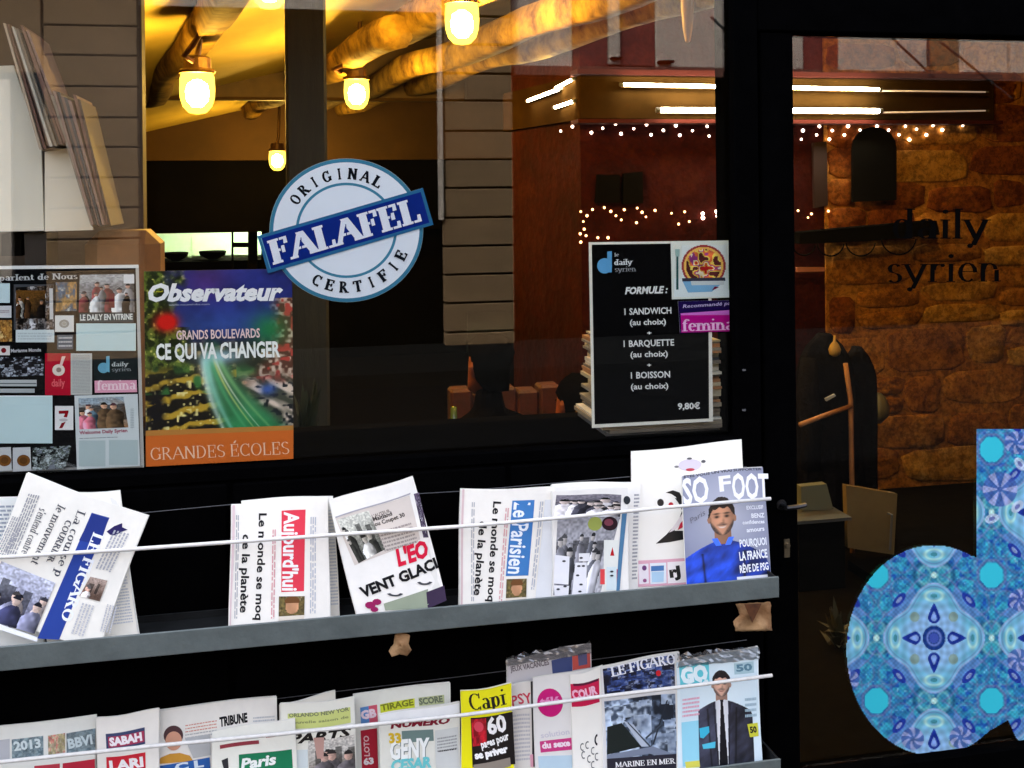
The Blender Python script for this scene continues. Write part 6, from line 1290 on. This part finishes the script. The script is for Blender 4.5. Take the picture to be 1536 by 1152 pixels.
# menu poster
c12 = (640, 330, 2.954)
s = poster([(883, 363.5), (1066, 361), (1069.5, 632), (888, 642)], .0165, 'menu_poster', 'black formule menu poster in a white frame beside the black post', 'poster', c12)
s.base((226, 223, 215)); s.quad([(887.5, 367), (1062, 364.5), (1063.5, 627.5), (892, 636.5)], (9, 9, 11), 'px')
s.ell(788, 203, 33, 34, (92, 158, 208), 'crop'); s.quad(cr((800, 140), (820, 138), (820, 232), (800, 232)), (92, 158, 208), 'crop')
s.pen('le', (832, 162), (852, 160), 5.5, (180, 184, 190), 'crop', wv=.16, wh=.08); s.pen('daily', (830, 200), (910, 197), 8.5, (220, 222, 226), 'crop', wv=.16, wh=.07); s.pen('syrien', (832, 230), (928, 227), 8, (150, 152, 158), 'crop', wv=.13, wh=.05)
tw = (226, 226, 226)
for t, x0_, x1_, y_, h, kw in (('FORMULE :', 878, 1068, 328, 10, dict(shear=.25, bold=.04)), ('1 SANDWICH', 876, 1084, 420, 9.5, dict(bold=.02)), ('(au choix)', 900, 1060, 466, 8.5, dict(bold=.02)), ('+', 976, 996, 508, 5, dict(bold=.04)), ('1 BARQUETTE', 872, 1096, 562, 9.5, dict(bold=.02)), ('(au choix)', 902, 1068, 608, 8.5, dict(bold=.02)), ('+', 976, 994, 650, 5, dict(bold=.04)), ('1 BOISSON', 904, 1078, 702, 9.5, dict(bold=.02)), ('(au choix)', 904, 1070, 750, 8.5, dict(bold=.02)), ('9,80€', 1112, 1210, 838, 9, dict(bold=.03))):
    s.text(t, (x0_, y_), (x1_, y_-(x1_-x0_)*.03), h, tw, kw.get('bold', 0), 'crop', shear=kw.get('shear', 0))
fin_poster(s)
# square food guide sticker
c13 = (990, 350, 7.2)
s = poster([(1006, 362), (1101, 360.5), (1102.5, 446), (1008, 449)], .0135, 'square_sticker', 'square pale sticker with a colourful domed food emblem above the pink strip', 'sticker', c13)
s.base((214, 219, 212)); s.ell(470, 350, 236, 224, (150, 60, 66), 'crop', n=40); s.ell(470, 352, 218, 208, (226, 190, 120), 'crop', n=40)
def dome(u, v):
    n = vn(u*9, v*9, 3); m = vn(u*7, v*8, 9); pal = np.array([(196, 40, 40), (232, 170, 70), (240, 226, 190), (150, 60, 130), (224, 110, 60), (226, 200, 90), (90, 40, 40)], float); c = pal[np.clip((n*1.3-.1)*7, 0, 6.99).astype(int)]
    return c*(.75+.4*m)[..., None]
def clipdome(u, v):
    c = dome(u, v); o = np.hypot((u-.5)*2, (v-.5)*2) > 1; c[o] = (214, 222, 222); r_ = np.hypot((u-.5)*2, (v-.5)*2); c[(r_ > .9) & ~o] = (150, 56, 60); c[(r_ > .8) & (r_ <= .9)] = (230, 180, 90); return c
s.raster(cr((232, 124), (708, 124), (708, 580), (232, 580)), 56, 52, clipdome, 'crop'); s.rect(150, 488, 790, 700-15, (214, 224, 226), 'crop')
s.quad(cr((236, 484), (700, 476), (706, 512), (240, 520)), (56, 56, 70), 'crop'); s.quad(cr((244, 520), (700, 512), (560, 630), (300, 640), (250, 600))[:4], (120, 170, 206), 'crop'); s.quad(cr((330, 516), (690, 512), (690, 556), (340, 560)), (196, 204, 206), 'crop'); s.poly(cr((556, 616), (590, 572), (636, 580), (600, 600)), (110, 20, 50), 'crop')
s.quad(cr((176, 230), (196, 230), (198, 608), (172, 608)), (44, 84, 84), 'crop'); s.quad(cr((160, 170), (212, 170), (206, 250), (168, 250)), (150, 180, 176), 'crop'); s.text('GUIDE', (756, 160), (760, 330), 4, (110, 70, 60), .03, 'crop'); s.quad(cr((736, 340), (770, 340), (774, 610), (740, 612)), (88, 130, 100), 'crop'); fin_poster(s)
# recommended strip
s = poster([(1017, 452), (1102.5, 450), (1103.5, 496), (1020, 500)], .0138, 'pink_sticker', 'violet and pink femina strip sticker beside the menu poster', 'sticker', c13)
s.base((30, 14, 74)); s.text('Recommandé par', (246, 806), (800, 768), 5, (196, 180, 226), .01, 'crop', shear=.2); s.quad(cr((220, 864), (815, 824), (818, 882), (224, 884)), (206, 110, 206), 'crop'); s.quad(cr((222, 884), (818, 880), (818, 1056), (230, 1072)), (176, 14, 130), 'crop'); s.pen('femina', (240, 1058), (800, 1040), 18, (240, 190, 232), 'crop', wv=.17, wh=.06); fin_poster(s)

# ---------------------------------------------------------------- on the door glass
lt = Sheet([(1300, 290), (1536, 290), (1536, 470), (1300, 470)], yb=.0152, zb=0, k=0, crop=(1136, 0, 2.88)); lt.root_o = lt.root('shop_name', 'black serif daily syrien lettering on the door glass', 'lettering')
K = (8, 7, 7)
lt.pen('daily', (1336, 358), (1482, 358), 45, K, 'px', wv=.13, wh=.035, serif=.06, up=(.01, -1)); lt.pen('syrien', (1328, 424), (1504, 422), 43, K, 'px', wv=.115, wh=.03, serif=.055, up=(.01, -1))
o = lt.front('printed_letters', mat('black_vinyl', attr='print', rough=.8, spec=.0), lt.root_o); o['kind'] = 'stuff'
# the big patterned letter d
def dshape(x, y):
    bowl = ((x-1400)/130.)**2+((y-975.5)/157.5)**2 < 1
    stem = (x > 1465) & (y > 644+.0*x) & (y < 1050) & (x < 1640)
    foot = (x > 1465) & (y >= 1050) & (y < 1128) & (x < 1640) & ~inpoly(x, y, [(1440, 1122), (1512, 1080), (1524, 1106), (1532, 1114), (1540, 1170), (1380, 1180)])
    notch = (x > 1465) & (x < 1512) & (y > 1050) & ((y-1050) > (1512-x)*-.62+62+0*y) 
    return bowl | stem | (foot & ~notch) | inpoly(x, y, [(1440, 830), (1475, 838), (1512, 900), (1512, 1080), (1440, 1122)])
def dcol(x, y):
    X = x-1401; Y = (y-957)/1.09; ppx = 173.
    base = mixc(np.ones(x.shape+(3,))*np.array([52, 116, 176.]), np.ones(x.shape+(3,))*np.array([66, 168, 204.]), np.clip(fbm(x/6, y/6, 2)*3.2-1.1, 0, 1))
    base = mixc(base, np.ones_like(base)*np.array([34, 72, 170.]), np.clip((vn(x/5.2, y/5.2, 5)-.62)*4, 0, 1)*.8)
    base = mixc(base, np.ones_like(base)*np.array([150, 190, 224.]), np.clip((vn(x/3.6, y/3.6, 15)-.76)*5, 0, 1)*.7)
    cx_ = (X+ppx/2) % ppx-ppx/2; cy_ = (Y+ppx/2) % ppx-ppx/2; big = (np.abs(X) < ppx/2) & (np.abs(Y) < ppx/2)
    def band(d, w): return np.exp(-(d/w)**2)
    lil = np.array([120, 118, 178.]); 
    # lobed medallions on a diagonal lattice, outlined in mauve
    r = np.hypot(cx_, cy_); th = np.arctan2(cy_, cx_)
    qr = 66+9*np.cos(4*th)
    ox = (X) % ppx-ppx/2; oy = (Y) % ppx-ppx/2; ro = np.hypot(ox, oy)
    mx = np.abs(cx_)-ppx/2; my = np.abs(cy_)-ppx/2
    for (ax, ay) in ((cx_, my), (mx, cy_)):
        rr = np.hypot(ax/30, ay/22); base = mixc(base, np.ones_like(base)*np.array([60, 140, 160.]), (rr < 1)*.35); base = mixc(base, np.ones_like(base)*np.array([40, 84, 130.]), band(rr-1, .09)*.8)
        ra = np.hypot(ax, ay); base = mixc(base, np.ones_like(base)*np.array([206, 232, 240.]), (ra < 4.6)*1.)
        for sx in (-1, 1):
            e = np.hypot((ax-sx*14)/9, (ay-0)/12) if ax is cx_ else np.hypot(ax/12, (ay-sx*14)/9); base = mixc(base, np.ones_like(base)*np.array([150, 196, 210.]), band(e-1, .2)*.6)
    for (a0_, b0_) in ((48, 66), (66, 48)):
        e = np.hypot(np.abs(cx_)-a0_, np.abs(cy_)-b0_); base = mixc(base, np.ones_like(base)*lil, band(e-17, 1.6)*.55)
    oct_ = ro*(1+.03*np.cos(8*np.arctan2(oy, ox))); base = mixc(base, np.ones_like(base)*lil, band(oct_-21, 2)*.8); base = mixc(base, np.ones_like(base)*np.array([62, 190, 224.]), (oct_ < 17.5)*1.)
    # central rosette (every medallion)
    inn = r < qr; base = mixc(base, np.ones_like(base)*np.array([96, 132, 200.]), ((r < qr+14) & (np.abs(np.abs(th % (PI/2))-PI/4) < .36))*.9); base = mixc(base, np.ones_like(base)*lil, band(r-qr-14, 1.5)*.7)
    med = mixc(np.ones_like(base)*np.array([150, 180, 232.]), np.ones_like(base)*np.array([110, 178, 214.]), np.clip((r-34)/26, 0, 1)*(.6+.6*vn(x/5, y/5, 7))); base = np.where(inn[..., None], med, base); base = mixc(base, np.ones_like(base)*np.array([156, 166, 216.]), band(r-qr, 1.5)); base = mixc(base, np.ones_like(base)*np.array([96, 100, 160.]), band(r-qr+4, 1.)*.6)
    nav = np.array([34, 52, 150.])
    a = np.abs(cx_); b = np.abs(cy_); swap = b > a; lx = np.where(swap, b, a); ly = np.where(swap, a, b)       # one petal along +x
    t = (lx-20)/28; wdt = 12*np.sqrt(np.clip(t*3.5, 0, 1))*np.clip(1-t, 0, 1)**.75; pet = (t > 0) & (t < 1) & (ly < wdt); base = np.where(pet[..., None], nav, base); t2 = (lx-23)/14; pet2 = (t2 > 0) & (t2 < 1) & (ly < 6*np.sqrt(np.clip(t2*3.5, 0, 1))*np.clip(1-t2, 0, 1)**.7); base = np.where(pet2[..., None], np.array([140, 160, 230.]), base)
    base = mixc(base, np.ones_like(base)*np.array([30, 56, 130.]), (r < 17)*1.); base = mixc(base, np.ones_like(base)*np.array([120, 130, 210.]), band(r-10, 1.8)); base = mixc(base, np.ones_like(base)*np.array([70, 84, 180.]), (r < 7)*1.)
    dd = np.hypot(a-29, b-29); base = mixc(base, np.ones_like(base)*np.array([140, 150, 140.]), (dd < 7)*.8)
    dg = np.hypot((a+b)/2**.5-74, ((a-b)/2**.5)*1.0); dg2 = np.hypot(((a+b)/2**.5-74)/6, ((a-b)/2**.5)/13); base = mixc(base, np.ones_like(base)*np.array([40, 56, 160.]), (dg2 < 1)*.95); base = mixc(base, np.ones_like(base)*np.array([150, 160, 220.]), (dg2 < .45)*1.)
    ee = np.hypot((lx-58)/7, ly/13); base = mixc(base, np.ones_like(base)*np.array([196, 226, 232.]), band(ee-1, .25)*.9); base = mixc(base, np.ones_like(base)*np.array([70, 130, 150.]), (ee < .4)*1.)
    for (fx, fy) in ((1441, 1106), (1369, 1108), (1272, 1020), (1530, 900), (1528, 990), (1500, 734), (1524, 664)):
        fr = np.hypot(x-fx, (y-fy)); ft = np.arctan2(y-fy, x-fx); big_ = 26 if fy == 734 else 17
        base = mixc(base, np.ones_like(base)*np.array([70, 90, 170.]), (fr < big_)*.8); sp = np.cos(6*ft+fr*(.22 if fy != 734 else 0)); base = mixc(base, np.ones_like(base)*np.array([176, 170, 224.]), ((fr < big_) & (fr > 4) & (sp > .2))*.85)
    for (fx, fy, rt) in ((1484, 681, .2), (1488, 778, -.3), (1530, 696, .9), (1526, 760, -.8)):
        ex = (x-fx)*math.cos(rt)+(y-fy)*math.sin(rt); ey = -(x-fx)*math.sin(rt)+(y-fy)*math.cos(rt); base = mixc(base, np.ones_like(base)*np.array([200, 200, 236.]), (np.hypot(ex/11, ey/7) < 1)*.9); base = mixc(base, np.ones_like(base)*np.array([110, 110, 180.]), (np.hypot(ex/5, ey/3) < 1)*.9)
    base = base*(1+.10*np.cos(12*th)*np.cos(r*.42)+.10*np.cos(x*.9)*np.cos(y*.9)*(~inn))[..., None]; base = np.where((oct_ < 17.5)[..., None], np.array([62, 192, 226.]), base)
    return np.clip(base*np.array([.98, 1.06, 1.0]), 0, 255)
gx = np.arange(1268, 1642, 1.55); gy = np.arange(642, 1136, 1.55); XX, YY = np.meshgrid(gx, gy); cxm = (XX[:-1, :-1]+XX[1:, 1:])/2; cym = (YY[:-1, :-1]+YY[1:, 1:])/2
ins = dshape(cxm, cym); colr = np.zeros(cxm.shape+(3,))
for a, b in ((-.4, -.4), (.4, -.4), (-.4, .4), (.4, .4)): colr += dcol(cxm+a, cym+b)/4
sd = Sheet([(1268, 642), (1642, 642), (1642, 1136), (1268, 1136)], yb=.0152, zb=0, k=0)
sd.root_o = sd.root('patterned_letter', 'large blue patterned letter d stuck on the lower door glass', 'decal')
P = sd.plane(np.stack([XX.ravel(), YY.ravel()], 1)); w_ = XX.shape[1]; jj, ii = np.nonzero(ins); used_ = {}; 
idx = np.stack([jj*w_+ii, (jj+1)*w_+ii, (jj+1)*w_+ii+1, jj*w_+ii+1], 1); uq, inv = np.unique(idx, return_inverse=True); inv = inv.reshape(idx.shape)
me = bpy.data.meshes.new('letter_face'); me.from_pydata(P[uq].tolist(), [], [tuple(map(int, q)) for q in inv]); paint(me, CL(colr[jj, ii])); link_mesh('letter_face', me, vinyl, sd.root_o)
